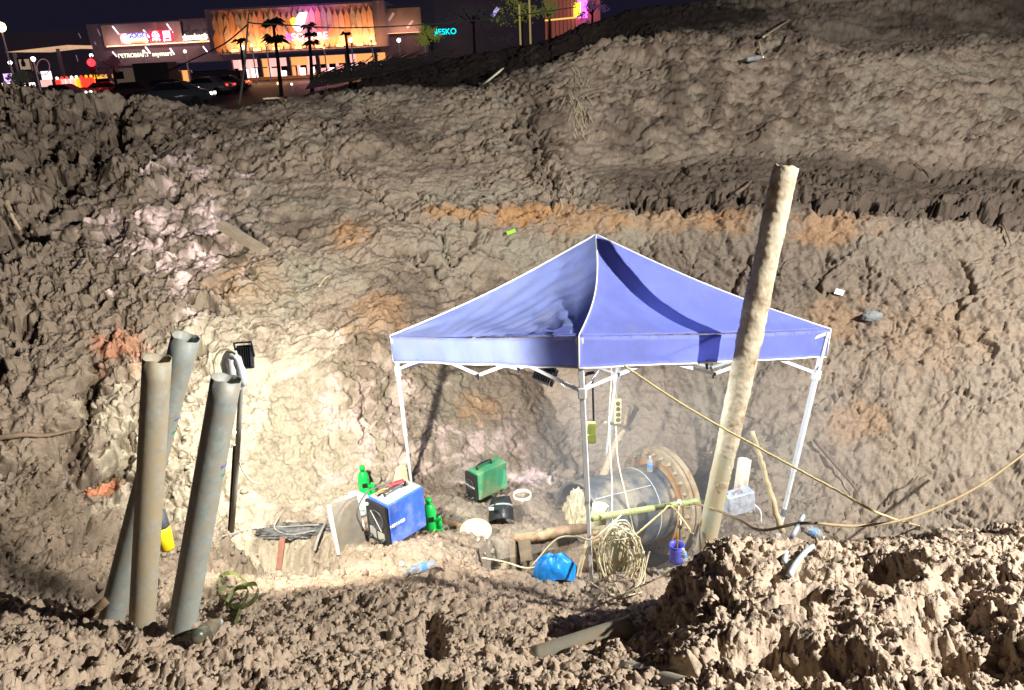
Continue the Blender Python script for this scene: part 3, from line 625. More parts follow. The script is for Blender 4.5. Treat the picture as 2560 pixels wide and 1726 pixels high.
# planks added out of view at the right, only to shade the left hollow
bx = 5.0; gi = np.argmin(np.abs(GP[..., 0] - bx) + np.abs(GP[..., 1] - 3.3)); gz = float(GP[..., 2].ravel()[gi])
pbx = root('plank_barrier', 'timber planks added out of view to shade the hollow at the left of the pit', 'barrier', (bx, 3.3, gz))  # not a barrier of the site: added, unseen planks that only cast shade
TIMB = mat('shade_plank_timber', lin(150, 130, 100), .8, noise=.3, scale=10, bump=.3)
for y in (3.09, 3.24):
    bm = B(); box(bm, (bx + .04, y, (gz - .2 + (.88 if y < 3.2 else .48)) / 2), (.05, .04, (.88 if y < 3.2 else .48) - gz + .2)); part('post', bm, TIMB, pbx)
for y0, z0, y1, z1, w in ((3.00, .52, 3.34, .54, .10), (2.96, .43, 3.05, .43, .08), (3.11, .43, 3.32, .43, .08), (3.01, .335, 3.31, .34, .095), (3.10, .245, 3.33, .245, .085), (3.16, .155, 3.40, .155, .09), (3.25, .065, 3.46, .06, .09), (3.34, -.025, 3.50, -.03, .085)):
    z0 += .38; z1 += .38; y0 -= .13; y1 -= .13; bm = B(); bar(bm, (bx, y0, z0), (bx, y1, z1), .02, w); part('plank', bm, TIMB, pbx)
mk = root('floodlight_mast', 'floodlight mast to the right of the pit lighting the whole dig', 'floodlight', (KEY[0] + .12, KEY[1], -2.6))
bm = B(); tube(bm, [(KEY[0] + .12, KEY[1], -2.7), (KEY[0] + .12, KEY[1], KEY[2] + .1)], .03, 10); part('mast', bm, WHITE, mk, True)
bm = B(); box(bm, (KEY[0] + .07, KEY[1], KEY[2]), (.08, .4, .3), None, .01); part('lamp_housing', bm, BLK, mk)
# ------------------------------------------------------------------ big black pipe with its bolted flange
fc = P(1641, 1251, 7.8); ax = Vector((-.85, -.50, .12)).normalized(); a_, b_, _ = frame(ax); fr = .60
bp = root('flanged_pipe', 'big black pipe with a bolted rusty flange lying under the canopy', 'pipe', fc)
PIPEB = mat('scuffed_black_pipe', (.065, .08, .10), .42, noise=.3, scale=6, bump=.1, dirt=.42, dirtcol=lin(150, 140, 118))
RUST = mat('rusty_steel', lin(176, 122, 62), .75, noise=.3, scale=14, bump=.4, dirt=.35, dirtcol=lin(176, 160, 130))
RIM = mat('clay_covered_steel', lin(168, 152, 124), .8, noise=.25, scale=12, bump=.4, dirt=.3, dirtcol=lin(140, 104, 66))
bm = B(); hollow(bm, fc, fc + ax * 1.08, .415, .025, 72, 30, wob=.01); part('pipe_body', bm, PIPEB, bp, True)
bm = B(); n = 72
def disc(bm, s0, s1, r0, r1):
    for k in range(n):
        t0, t1 = 2 * math.pi * k / n, 2 * math.pi * (k + 1) / n
        e0 = a_ * math.cos(t0) + b_ * math.sin(t0); e1 = a_ * math.cos(t1) + b_ * math.sin(t1)
        c = [[fc + ax * s + e * r for s in (s0, s1) for r in (r0, r1)] for e in (e0, e1)]
        v = [bm.verts.new(x) for x in (*c[0], *c[1])]
        for q in ((2, 3, 7, 6), (1, 0, 4, 5), (3, 1, 5, 7), (0, 2, 6, 4)): bm.faces.new([v[i] for i in q])
    bmesh.ops.remove_doubles(bm, verts=bm.verts, dist=.0005)
disc(bm, -.01, .035, .47, fr); part('flange_plate', bm, RIM, bp)
bm = B(); disc(bm, .0, .06, .418, .475); part('rusty_collar', bm, RUST, bp)
bm = B(); disc(bm, -.09, -.025, .42, fr + .01); part('back_flange', bm, RIM, bp)
for k in range(28):
    t = 2 * math.pi * k / 28 + .1; e = a_ * math.cos(t) + b_ * math.sin(t); c = fc + e * .542 + ax * .035
    bm = B(); lathe(bm, c - ax * .01, ax, [(.026, 0), (.026, .028), (.022, .034), (.012, .036), (.012, .062), (.008, .064)], 6); part('bolt', bm, RIM, bp)
bm = B(); tube(bm, [fc + ax * (.30) + (a_ * math.cos(t) + b_ * math.sin(t)) * .420 for t in np.linspace(0, 2 * math.pi, 60)], .005, 5, False); part('scored_ring', bm, mat('white_scratch', (.6, .62, .62), .5), bp, True)
bm = B(); e = a_ * math.cos(1.1) + b_ * math.sin(1.1); e = sorted([a_ * math.cos(t) + b_ * math.sin(t) for t in np.linspace(0, 6.28, 60)], key=lambda v: (v - Vector((.42, -.30, .75)).normalized()).length)[0]
bar(bm, fc + ax * .32 + e * .417, fc + ax * 1.06 + e * .417, .010, .004); part('seam_line', bm, MATS['white_scratch'], bp)
CLOTH = mat('muddy_white_sack', lin(188, 178, 146), .85, noise=.2, scale=10, bump=.5, dirt=.3, dirtcol=lin(150, 134, 100))
def heap(name, label, cat, c, d, m, seed, R=None, group=None, sub=4, amp=.22, fr_=2.2, flatb=True, par=None):
    """crumpled soft thing: a displaced lump with folds"""
    bm = B(); bmesh.ops.create_icosphere(bm, subdivisions=sub, radius=1); X = np.array([v.co[:] for v in bm.verts]).astype(np.float32)
    h = 1 + amp * fbm(X * fr_, 4, seed) - amp * .9 * np.abs(vnoise(X * fr_ * 1.7 + 3, seed + 9)) + amp * .5 * np.abs(vnoise(X * fr_ * 4 + 3, seed + 19))
    for v, k in zip(bm.verts, h): v.co = v.co * float(k); v.co.x *= d[0] / 2; v.co.y *= d[1] / 2; v.co.z = max(v.co.z, -.75 if flatb else -9) * d[2] / 2
    if R is not None: bm.transform(R.to_4x4())
    bm.transform(Matrix.Translation(Vector(c)))
    o = part(name, bm, m, par, True)
    if label: tagm(o, label, cat, group)
    return o
heap('muddy_sack', 'muddy whitish sack draped over the open end of the black pipe', 'sack', fc + ax * 1.10 + Vector((.0, -.08, -.02)), (.30, .62, .80), CLOTH, 3010, amp=.34, sub=5)
# ------------------------------------------------------------------ small bottles
CLR = mat('clear_plastic', (.85, .92, .95), .12, noise=.02, trans=.75)
LBL = mat('blue_label', (.10, .28, .62), .4, noise=.3, scale=60); WCAP = mat('white_cap', (.8, .82, .84), .4)
def bottle(label, p, q, r, m=CLR, lab=LBL, cap=WCAP, crush=0, name='plastic_bottle', group=None):
    p, q = Vector(p), Vector(q); L = (q - p).length; d = (q - p).normalized(); o = root(name, label, 'bottle', p, group=group)
    prof = [(r * .8, 0), (r, L * .03)] + [(r * (1 - (.10 if k % 2 else 0)), L * (.06 + .5 * k / 8)) for k in range(9)] + [(r, L * .66), (r * .8, L * .76), (r * .42, L * .86), (r * .34, L * .9), (r * .34, L * .93)]
    bm = B(); lathe(bm, p, d, prof, 18)
    if crush:
        for v in bm.verts: v.co += Vector([random.uniform(-crush, crush) for _ in range(3)])
    part('bottle_body', bm, m, o, True)
    bm = B(); lathe(bm, p + d * L * .30, d, [(r * 1.02, 0), (r * 1.03, .002), (r * 1.03, L * .22), (r * 1.02, L * .225)], 18); part('label_band', bm, lab, o, True)
    bm = B(); lathe(bm, p + d * L * .925, d, [(r * .42, 0), (r * .42, L * .07), (r * .3, L * .075)], 12); part('cap', bm, cap, o, True)
    return o
top = fc + ax * .20 + Vector((0, 0, 1)) * .415
bt0 = P(1625, 1155, top.y - .02); bt0.z = top.z
bottle('small clear water bottle with blue label standing on top of the big black pipe', bt0, bt0 + Vector((0, 0, .185)), .032)
g = G(1012, 1442) + Vector((0, 0, .03)); g2 = G(1085, 1418) + Vector((0, 0, .035))
bottle('crumpled clear bottle with blue label lying on the mud below the blue machine', g2, g, .036, crush=.005)
g = G(495, 1612) + Vector((0, 0, .05)); g2 = G(556, 1575) + Vector((0, 0, .06))
bottle('muddy brown-green bottle lying beside the foot of the grey pipe', g, g2, .040, mat('muddy_bottle', (.07, .08, .05), .35, noise=.4, scale=14, dirt=.3), mat('muddy_label', (.16, .13, .08), .6), mat('clear_bottom', (.4, .42, .42), .2), .002)
q = G(1005, 1412); bm = B(); lathe(bm, q + Vector((0, 0, .005)), (0, -.5, .8), [(.018, 0), (.022, .006), (.018, .012)], 14); tagm(part('white_disc', bm, WCAP, None, True), 'white plastic disc on the mud just above the crumpled clear bottle', 'plastic disc')
# ------------------------------------------------------------------ welding machines
def RT(o): return o
WBLUE = mat('blue_sheet_steel', (.04, .12, .58), .45, noise=.2, scale=11, dirt=.34, dirtcol=lin(110, 130, 190))
WGRN = mat('green_sheet_steel', (.045, .24, .11), .45, noise=.15, scale=9, dirt=.42, dirtcol=lin(122, 142, 104))
DUSTTOP = mat('clay_smeared_top', lin(150, 156, 158), .6, noise=.25, scale=9, dirt=.4, dirtcol=lin(170, 158, 130))
def machine(name, label, base, yaw, L, Wd, H, m, tilt=0):
    """local x runs to the rear, the front grille faces -x"""
    o = root(name, label, 'welding machine', base, yaw); o.rotation_euler = (0, tilt, yaw)
    bm = B(); box(bm, (L / 2 + .02, 0, H / 2 + .012), (L - .04, Wd, H), None, .010); part('casing', bm, m, o, world=False)
    bm = B(); box(bm, (.012, 0, H / 2 + .012), (.03, Wd * .97, H * .97), None, .008); fp = part('front_panel', bm, BLK, o, world=False)
    bm = B(); lathe(bm, (-.004, Wd * -.02, H * .62), (-1, 0, 0), [(Wd * .36, 0), (Wd * .36, .006), (Wd * .32, .009), (Wd * .31, .003), (Wd * .02, .003)], 28); part('fan_ring', bm, mat('dark_grille', (.05, .05, .055), .4), fp, True, world=False)
    for k in range(7):
        t = k * math.pi / 7; bm = B(); c, s = math.cos(t) * Wd * .34, math.sin(t) * Wd * .34
        bar(bm, (-.010, -c, H * .62 - s), (-.010, c, H * .62 + s), .004); part('grille_bar', bm, MATS['dark_grille'], fp, world=False)
    for y in (-.28, .28):
        bm = B(); lathe(bm, (-.004, Wd * y, H * .16), (-1, 0, 0), [(.022, 0), (.022, .02), (.012, .022), (.012, .04)], 14); part('cable_socket', bm, BLK, fp, True, world=False)
    for x in (.08, L - .06):
        for y in (-1, 1):
            bm = B(); lathe(bm, (x, y * Wd * .4, 0), (0, 0, 1), [(.014, 0), (.016, .013)], 10); part('foot', bm, BLK, o, world=False)
    return o, fp
bo, bf = machine('welding_machine', 'blue welding machine with a black front grille standing left under the canopy', G(940, 1362) + Vector((.02, .05, -.03)), math.radians(48), .44, .27, .40, WBLUE)
RB = RZ(bo.rotation_euler.z)
bm = B(); box(bm, (.24, 0, .416), (.38, .24, .006), None, .002); part('dusty_top', bm, DUSTTOP, bo, world=False)
bm = B(); tube(bm, curve([(.12, 0, .418), (.13, 0, .46), (.34, 0, .46), (.35, 0, .418)], 14), .011, 8); part('handle', bm, BLK, bo, True, world=False)
bm = B(); box(bm, (-.006, .055, .11), (.004, .08, .10)); part('rating_plate', bm, mat('grey_plate', (.30, .30, .28), .5), bf, world=False)
bm = B(); box(bm, (-.006, -.05, .10), (.004, .09, .075)); part('warning_plate', bm, mat('grey_green_plate', (.33, .34, .28), .5), bf, world=False)
bm = B(); lathe(bm, (-.006, .09, .375), (-1, 0, 0), [(.018, 0), (.018, .012), (.01, .014)], 12); part('dial', bm, mat('grey_knob', (.4, .4, .4), .4), bf, True, world=False)
bm = B(); tube(bm, [(-.014, .05, .33), (-.014, -.07, .16)], .004, 6); part('loose_rod', bm, MATS['grey_knob'], bf, world=False)
bpos = bo.location.copy()
text('side_lettering', 'NBX-HB0', .040, mat('white_print', (.8, .82, .85), .5, noise=.05), bo, bpos + RB @ Vector((.115, -.1365, .20)), RB @ FRONT)
go, gf = machine('welding_machine', 'green welding machine with a black handle on the soil shelf below the wall', G(1178, 1252) + Vector((0, .04, -.02)), math.radians(40), .42, .165, .30, WGRN)
bm = B(); tube(bm, curve([(.10, 0, .312), (.11, 0, .36), (.27, 0, .36), (.28, 0, .312)], 14), .010, 8); part('handle', bm, BLK, go, True, world=False)
bm = B(); bar(bm, (-.012, -.08, .17), (-.012, .08, .18), .012); part('cross_strap', bm, MATS['grey_plate'], gf, world=False)
bm = B(); box(bm, (.34, -.0835, .18), (.11, .004, .20), None, .001); part('side_plate', bm, mat('green_plate', (.05, .27, .14), .4, noise=.1), go, world=False)
# clamp and cloth on the blue machine
c = bpos + RB @ Vector((.16, 0, .44))
CL = root('electrode_clamp', 'red electrode clamp with its cable lying on top of the blue machine', 'clamp', c)
REDM = mat('red_plastic', (.55, .03, .04), .45, noise=.2)
bm = B(); tube(bm, curve([c + RB @ Vector(v) for v in ((.02, .02, .035), (.08, .0, .05), (.16, -.02, .045))], 10), [.018] * 5 + [.026] * 6, 8, flat=.6); part('clamp_body', bm, REDM, CL, True)
bm = B(); tube(bm, curve([c + RB @ Vector(v) for v in ((.0, .02, .03), (-.06, .05, .02), (-.10, .04, .01))], 8), .014, 8); part('clamp_jaw', bm, mat('brass', lin(170, 140, 90), .4, metal=.7), CL, True)
bm = B(); tube(bm, curve([c + RB @ Vector(v) for v in ((.10, .06, .03), (-.02, .12, .02), (-.14, .14, .0), (-.26, .13, -.12), (-.24, .10, -.30))], 20), .009, 8); part('clamp_cable', bm, mat('dusty_black_cable', (.07, .06, .055), .6, noise=.3), CL, True)
# ------------------------------------------------------------------ bottle jacks
JG = mat('bright_green_paint', (.01, .55, .09), .35, noise=.12, scale=14)
def jack(label, p, h):
    o = root('bottle_jack', label, 'jack', p, group='green bottle jacks beside the blue machine')
    bm = B(); box(bm, p + Vector((.02, 0, .012)), (.17, .12, .024), RZ(.3), .005); part('base', bm, JG, o)
    bm = B(); lathe(bm, p + Vector((0, 0, .022)), (0, 0, 1), [(.056, 0), (.058, h * .06), (.058, h * .55), (.05, h * .66), (.034, h * .74), (.028, h * .76)], 24); part('reservoir', bm, JG, o, True)
    bm = B(); lathe(bm, p + Vector((0, 0, h * .8)), (0, 0, 1), [(.022, 0), (.022, h * .10), (.030, h * .11), (.030, h * .19), (.024, h * .2)], 16); part('ram', bm, JG, o, True)
    bm = B(); lathe(bm, p + Vector((.085, -.01, .022)), (0, 0, 1), [(.024, 0), (.024, h * .30), (.015, h * .31), (.015, h * .38)], 12); part('pump_cylinder', bm, JG, o, True)
    bm = B(); bar(bm, p + Vector((.05, -.03, h * .36)), p + Vector((.11, -.04, h * .40)), .022); part('lever_socket', bm, JG, o)
    bm = B(); box(bm, p + Vector((.018, -.056, h * .42)), (.05, .006, .05), RZ(.25)); part('sticker', bm, BLK, o)
jack('green bottle jack standing right of the blue machine at the end of the log', G(1078, 1325), .34)
jack('green bottle jack standing behind the white bag at the foot of the slope', G(912, 1245) + Vector((0, .05, 0)), .34)
bm = B(); q = G(1090, 1330); tube(bm, curve([q + Vector((0, 0, .03)), q + Vector((-.05, -.10, .02)), q + Vector((-.14, -.22, .01))], 8), .006, 6); tagm(part('green_twig', bm, mat('pale_green_stem', (.18, .34, .08), .6), None, True), 'thin green twig on the mud in front of the right green jack', 'twig')
# white bag, board, jug
WBAG = mat('translucent_white_bag', (.66, .82, .76), .35, noise=.15, scale=12, trans=.25)
heap('plastic_bag', 'whitish-green plastic bag slumped between the grey board and the blue machine', 'plastic bag', G(893, 1290) + Vector((0, .05, .10)), (.30, .22, .26), WBAG, 3100, amp=.3)
heap('pink_rag', 'pale pink rag hanging below the whitish-green bag', 'rag', G(890, 1325) + Vector((-.01, .02, .04)), (.20, .12, .22), mat('pale_pink_cloth', lin(216, 184, 172), .8, noise=.2, scale=14, bump=.4), 3110, amp=.3)
q = G(846, 1370); bd = root('standing_board', 'grey board with a white edge standing on end left of the blue machine', 'board', q); Rb = RZ(math.radians(35)) @ Matrix.Rotation(math.radians(-8), 3, 'X')
GB = mat('dirty_grey_board', lin(120, 116, 108), .7, noise=.3, scale=10, dirt=.35)
bm = B(); box(bm, q + Vector((.10, .05, .20)), (.26, .03, .46), Rb, .003); part('board_face', bm, GB, bd)
bm = B(); bar(bm, q + Vector((.10, .05, .20)) + Rb @ Vector((-.14, 0, -.23)), q + Vector((.10, .05, .20)) + Rb @ Vector((-.14, 0, .24)), .03, .045, .003); part('board_edge', bm, mat('chalk_white', lin(225, 205, 198), .7, noise=.15), bd)
q = G(1000, 1235) + Vector((0, .1, 0)); jg = root('paper_cement_bag', 'cream paper packet standing behind the blue machine by the left leg', 'packet', q)
bm = B(); lathe(bm, q, (.12, 0, 1), [(.085, 0), (.085, .10), (.06, .24), (.055, .26)], 5); part('packet_body', bm, mat('cream_paper', lin(222, 212, 176), .7, noise=.15), jg)
# ------------------------------------------------------------------ helmet, tape roll, lids, log
q = G(1252, 1318); hm = root('welding_helmet', 'dark welding helmet lying face down beside the log', 'helmet', q)
HB_ = mat('dark_helmet_shell', (.035, .037, .04), .3, noise=.2, scale=8, dirt=.15); HG = mat('grey_inner_liner', (.25, .26, .27), .4, noise=.2)
bm = B(); n = 24; m = 12; rows = []
for i in range(m + 1):
    f = i / m; r = []
    for k in range(n + 1):
        t = math.pi * (-.15 + 1.3 * k / n); w = .125 * (1 - .25 * f ** 3); y = .10 * (1 - .5 * f ** 4)
        r.append(bm.verts.new(q + Vector((0, 0, .03)) + RZ(-.35) @ Vector((w * math.cos(t), -y * math.sin(t) * 1.1 + .02, .02 + .26 * f * (1 - .05 * math.sin(t))))))
    rows.append(r)
for i in range(m):
    for k in range(n): bm.faces.new((rows[i][k], rows[i][k + 1], rows[i + 1][k + 1], rows[i + 1][k]))
bmesh.ops.solidify(bm, geom=bm.faces[:], thickness=.006); R_ = Matrix.Translation(q) @ Matrix.Rotation(-.9, 4, 'X') @ Matrix.Translation(-q); bm.transform(R_)
part('shell', bm, HB_, hm, True)
bm = B(); tube(bm, [q + R_.to_3x3() @ (RZ(-.35) @ Vector((.118 * math.cos(t), .10 * math.sin(t) + .01, .20))) for t in np.linspace(0, 2 * math.pi, 30)], .010, 8, False); part('head_band', bm, HG, hm, True)
bm = B(); box(bm, q + R_.to_3x3() @ Vector((0, -.085, .19)), (.11, .008, .09), Matrix.Rotation(-.9, 3, 'X'), .003); part('visor', bm, mat('visor_glass', (.02, .03, .025), .08), hm)
bm = B(); box(bm, q + Vector((-.08, -.02, .22)), (.05, .03, .02), None, .004); part('strap_buckle', bm, mat('pale_blue_buckle', (.5, .6, .62), .4), hm)
def ring(name, label, cat, c, r, h, t, m, nrm=(0, -.1, 1), par=None):
    bm = B(); c = Vector(c); hollow(bm, c, c + Vector(nrm).normalized() * h, r, t, 36, 2); o = part(name, bm, m, par, True)
    if label: tagm(o, label, cat)
    return o
ring('tape_ring', 'white plastic ring lying on the soil shelf right of the green machine', 'ring', G(1306, 1245) + Vector((0, 0, .0)), .098, .05, .012, mat('dusty_white_plastic', lin(212, 206, 188), .5, noise=.15), (0, -.05, 1))
q = G(1190, 1330) + Vector((0, -.02, .02)); bm = B(); lathe(bm, q, (.05, -.3, 1), [(.145, 0), (.15, .012), (.135, .02), (.10, .012), (.01, .010)], 30); tagm(part('round_lid', bm, mat('dirty_white_lid', lin(205, 198, 180), .5, noise=.2, scale=14, dirt=.55, dirtcol=lin(190, 172, 136)), None, True), 'round white lid half under the fallen log', 'lid')
LOG = mat('muddy_bark', lin(120, 98, 74), .85, noise=.35, scale=16, bump=.8, dirt=.4, dirtcol=lin(158, 134, 104))
lg = curve([P(1105, 1304, 6.75), P(1180, 1330, 6.6), P(1240, 1347, 6.5), P(1330, 1345, 6.45), P(1400, 1328, 6.5), P(1470, 1322, 6.6)], 40, .004)
bm = B(); tube(bm, lg, [.046 + .010 * math.sin(i * .9) * .5 + .006 * random.random() for i in range(41)], 14, wob=.10); tagm(part('fallen_log', bm, LOG, None, True), 'muddy brown log lying across the trench in front of the helmet', 'log')
WOOD = mat('grey_timber', lin(118, 104, 86), .8, noise=.3, scale=12, bump=.4, dirt=.3)
def stake(name, label, p, q, w, h=None, m=WOOD, cat='stake', group=None, wob=.003):
    bm = B(); p, q = Vector(p), Vector(q); n = 8; pr = None
    bar(bm, p, q, w, h or w, .002); bmesh.ops.subdivide_edges(bm, edges=bm.edges[:], cuts=1)
    for v in bm.verts: v.co += Vector([random.uniform(-wob, wob) for _ in range(3)])
    return tagm(part(name, bm, m, None), label, cat, group)
stake('timber_plank', 'short timber plank standing in the dark trench under the log', P(1310, 1350, 6.4), P(1316, 1402, 6.3), .11, .04)
stake('timber_plank', 'narrow grey plank in the trench left of the wider one', P(1280, 1352, 6.4), P(1282, 1425, 6.3), .06, .04)
stake('wooden_stake', 'pale thin stake leaning beside the front leg of the canopy', P(1470, 1345, 5.7), P(1445, 1442, 5.5), .03, .02, mat('pale_stick_wood', lin(186, 170, 134), .8, noise=.25, scale=14, bump=.3))
stake('rusty_stake', 'rusty flat stake standing in the hollow left of the blue machine', P(706, 1345, 5.6), P(697, 1425, 5.4), .045, .012, mat('rust_brown', (.13, .05, .03), .8, noise=.3))
# blue bag
BB = mat('blue_film', (.01, .24, .72), .25, noise=.25, scale=14, bump=.9)
bm = B(); q = G(1388, 1440) + Vector((0, 0, .08)); n = 60; m = 24; rows = []
for i in range(m + 1):
    f = i / m; r = []
    for k in range(n):
        t = 2 * math.pi * k / n; rr = math.sqrt(max(.02, 1 - (f * .97) ** 3.2)); w = .165 * rr * (1 + .07 * math.sin(2 * t + 1) + .04 * math.sin(5 * t + 3 * f) + .022 * math.sin(9 * t - 5 * f) + .014 * math.sin(17 * t + 9 * f))
        r.append(bm.verts.new(q + Vector((w * math.cos(t) * 1.05, w * math.sin(t) * .7, -.10 + .22 * f + .012 * math.sin(4 * t + f * 5) - (.05 * max(0, math.sin(-t)) ** 3 * (1 - f) * -1)))))
    rows.append(r)
for i in range(m):
    for k in range(n): bm.faces.new((rows[i][k], rows[i][(k + 1) % n], rows[i + 1][(k + 1) % n], rows[i + 1][k]))
cv = bm.verts.new(q + Vector((.01, .01, .118)))
for k in range(n): bm.faces.new((rows[m][k], rows[m][(k + 1) % n], cv))
tagm(part('blue_bag', bm, BB, None, True), 'crumpled bright blue plastic bag left of the front canopy leg', 'plastic bag')
# ------------------------------------------------------------------ pipe stubs, cable coil, bamboo
PVS = mat('grey_green_pvc', lin(170, 172, 150), .5, noise=.2, scale=8, dirt=.35, dirtcol=lin(150, 134, 104))
def stub(label, p, q, r, m=PVS, name='pipe_stub', group=None):
    bm = B(); hollow(bm, p, q, r, .006, 30, 4, wob=.003); return tagm(part(name, bm, m, None, True), label, 'pipe', group)
stub('short grey pipe stub standing inside the coil of cream cable', P(1552, 1450, 5.75), P(1543, 1322, 5.8), .075)
stub('grey pipe stub with a wide collar beside the muddy sack', P(1490, 1330, 6.0), P(1502, 1262, 6.05), .072)
stub('dark muddy pipe stub standing behind the front canopy leg', P(1462, 1460, 5.8), P(1492, 1335, 5.85), .065, LOG)
COIL = root('cable_coil', 'tangled coil of cream cable hanging over the grey pipe stub', 'cable coil', P(1552, 1400, 5.6)); CR = mat('cream_cable', (.62, .55, .36))
for k in range(15):
    w = random.uniform(.12, .17); h = random.uniform(.22, .30); ph = random.uniform(-.35, .35); c = P(1542 + random.uniform(-10, 26), 1386 + random.uniform(-14, 22), 5.62 + random.uniform(-.03, .04)); y0 = random.uniform(-.03, .03)
    pts = [c + Vector((w * math.cos(t) * math.cos(ph) - h * math.sin(t) * math.sin(ph) * .6, y0 + .05 * math.sin(t * 2 + k), w * .3 * math.cos(t) * math.sin(ph) + h * math.sin(t) * (1 if math.sin(t) > 0 else 1.0))) for t in np.linspace(0, 2 * math.pi, 22)]
    bm = B(); tube(bm, curve([p + Vector([random.uniform(-.008, .008) for _ in range(3)]) for p in pts], 60), .0058, 6); part('cable_loop', bm, CR, COIL, True)
for k in range(6):
    pts = [G(1480 + 22 * k + random.uniform(-20, 20), 1470 + random.uniform(-20, 10)) + Vector((0, -.05, .03)), G(1545 + random.uniform(-20, 20), 1486) + Vector((0, -.06, .04)), G(1600 + random.uniform(-30, 30), 1462) + Vector((0, -.05, .05)), P(1600 + random.uniform(-20, 40), 1380, 5.55)]
    bm = B(); tube(bm, curve(pts, 40), .0058, 6); part('cable_loop', bm, CR, COIL, True)
def cable(label, pts, r, m, name='cable', cat='cable', n=60, wob=0, group=None):
    bm = B(); tube(bm, curve(pts, n, wob), r, 6); return tagm(part(name, bm, m, None, True), label, cat, group)
ROPE = mat('straw_rope', lin(202, 182, 130), .8, noise=.25, scale=60, bump=.6)
cable('straw-coloured guy rope stretched from the canopy down to the right-hand mound', [P(1560, 915, 5.75), P(1720, 1020, 5.5), P(1900, 1122, 5.2), P(2080, 1220, 4.8), P(2200, 1285, 4.5), G(2300, 1320) + Vector((0, 0, .02))], .0085, ROPE, 'guy_rope', 'rope', 80, .0015)
BRC = mat('brown_cable', lin(148, 128, 96), .6, noise=.2)
cable('brown cable sagging over the crest of the mound and rising out at the right edge', [P(1735, 1258, 6.2), P(1790, 1275, 5.6), P(1850, 1300, 5.0), P(1905, 1326, 4.6), P(2010, 1308, 4.5), P(2150, 1315, 4.7), P(2290, 1290, 5.2), P(2440, 1220, 5.8), P(2560, 1135, 6.2), P(2720, 1010, 6.5)], .011, BRC)
cable('cream cable running from the soil edge under the blue bag', [P(1205, 1395, 6.0), P(1260, 1405, 5.95), P(1310, 1420, 5.9), P(1345, 1418, 5.8)], .008, CR)
cable('cream cable slung from the trench past the front leg', [P(1330, 1415, 6.0), P(1390, 1350, 5.9), P(1440, 1342, 5.6), P(1480, 1348, 5.5), P(1540, 1300, 5.6), P(1560, 1280, 5.7)], .008, CR)
cable('pale cord running across the black pipe to the right', [P(1560, 1362, 5.6), P(1610, 1320, 5.6), P(1655, 1280, 5.7), P(1675, 1265, 5.8), P(1700, 1290, 5.6), P(1732, 1335, 5.4)], .008, ROPE, 'cord', 'cord')
cable('thin cord hanging from the truss along the rear leg to the coil', [P(1530, 935, 7.3), P(1523, 1060, 7.0), P(1530, 1200, 6.3), P(1530, 1330, 5.7)], .006, CR, 'cord', 'cord')
cable('thin cable dropping from the power strip to the black pipe', [P(1540, 1065, 7.2), P(1545, 1150, 7.0), P(1565, 1240, 6.6), P(1585, 1330, 6.1)], .006, CR, 'cord', 'cord')
cable('white lamp wire looping under the canopy to the front leg', [P(1380, 930, 6.0), P(1400, 955, 6.0), P(1428, 974, 5.8), P(1470, 962, 5.8), P(1500, 925, 6.2)], .006, TRIM)
cable('thin cream cable lying along the edge of the dark mound flank', [G(1590, 1470) + Vector((0, 0, .03)), G(1640, 1455) + Vector((0, 0, .03)), G(1685, 1430) + Vector((0, 0, .02))], .007, CR, n=20)
BAM = mat('green_bamboo', lin(150, 156, 104), .5, noise=.2, scale=20)
bb = root('bamboo_pole', 'greenish bamboo pole lying across in front of the black pipe', 'pole', P(1500, 1292, 5.7))
p, q = P(1478, 1296, 5.75), P(1745, 1253, 6.3)
for k in range(6):
    u, v = p.lerp(q, k / 6), p.lerp(q, (k + 1) / 6); bm = B(); tube(bm, [u, u.lerp(v, .06), u.lerp(v, .12), u.lerp(v, .9), v], [.029, .032, .0275, .0275, .030], 12); part('bamboo_segment', bm, BAM, bb, True)
# stout branch, cross stick and power strip behind the front leg
BR = mat('weathered_branch', lin(168, 150, 124), .8, noise=.3, scale=20, bump=.5)
tr = root('forked_branch', 'weathered forked branch leaning beside the rear canopy leg', 'branch', P(1515, 1150, 7.6))
bm = B(); tube(bm, curve([P(1500, 1215, 7.6), P(1530, 1130, 7.7), P(1560, 1075, 7.75), P(1592, 1020, 7.8)], 20, .006), [.05 - .0012 * i for i in range(21)], 10, wob=.12); part('main_limb', bm, BR, tr, True)
bm = B(); tube(bm, curve([P(1562, 1072, 7.75), P(1568, 1040, 7.7), P(1572, 1018, 7.68)], 6), .025, 8, wob=.1); part('fork', bm, BR, tr, True)
bm = B(); tube(bm, curve([P(1512, 1056, 7.4), P(1545, 1063, 7.6), P(1575, 1075, 7.7)], 8), .016, 8); tagm(part('cross_stick', bm, BR, None, True), 'thin stick tied across the rear leg below the power strip', 'stick')
q = P(1544, 1028, 7.35); ps = root('power_strip', 'dusty yellow-white power strip hanging beside the rear leg', 'power strip', q)
bm = B(); box(bm, q, (.075, .035, .27), None, .008); part('strip_case', bm, mat('yellowed_plastic', lin(206, 190, 130), .5, noise=.2, scale=14), ps)
for k in range(4):
    bm = B(); lathe(bm, q + Vector((0, -.017, .09 - .06 * k)), (0, -1, 0), [(.024, 0), (.024, .006), (.016, .007)], 12); part('socket', bm, mat('dark_brown_plastic', (.10, .07, .04), .5), ps, True)
bm = B(); tube(bm, curve([q + Vector((0, 0, .13)), q + Vector((-.02, 0, .25)), q + Vector((-.05, .05, .42)), q + Vector((-.04, .1, .55))], 16), .006, 6); part('lead', bm, CR, ps, True)
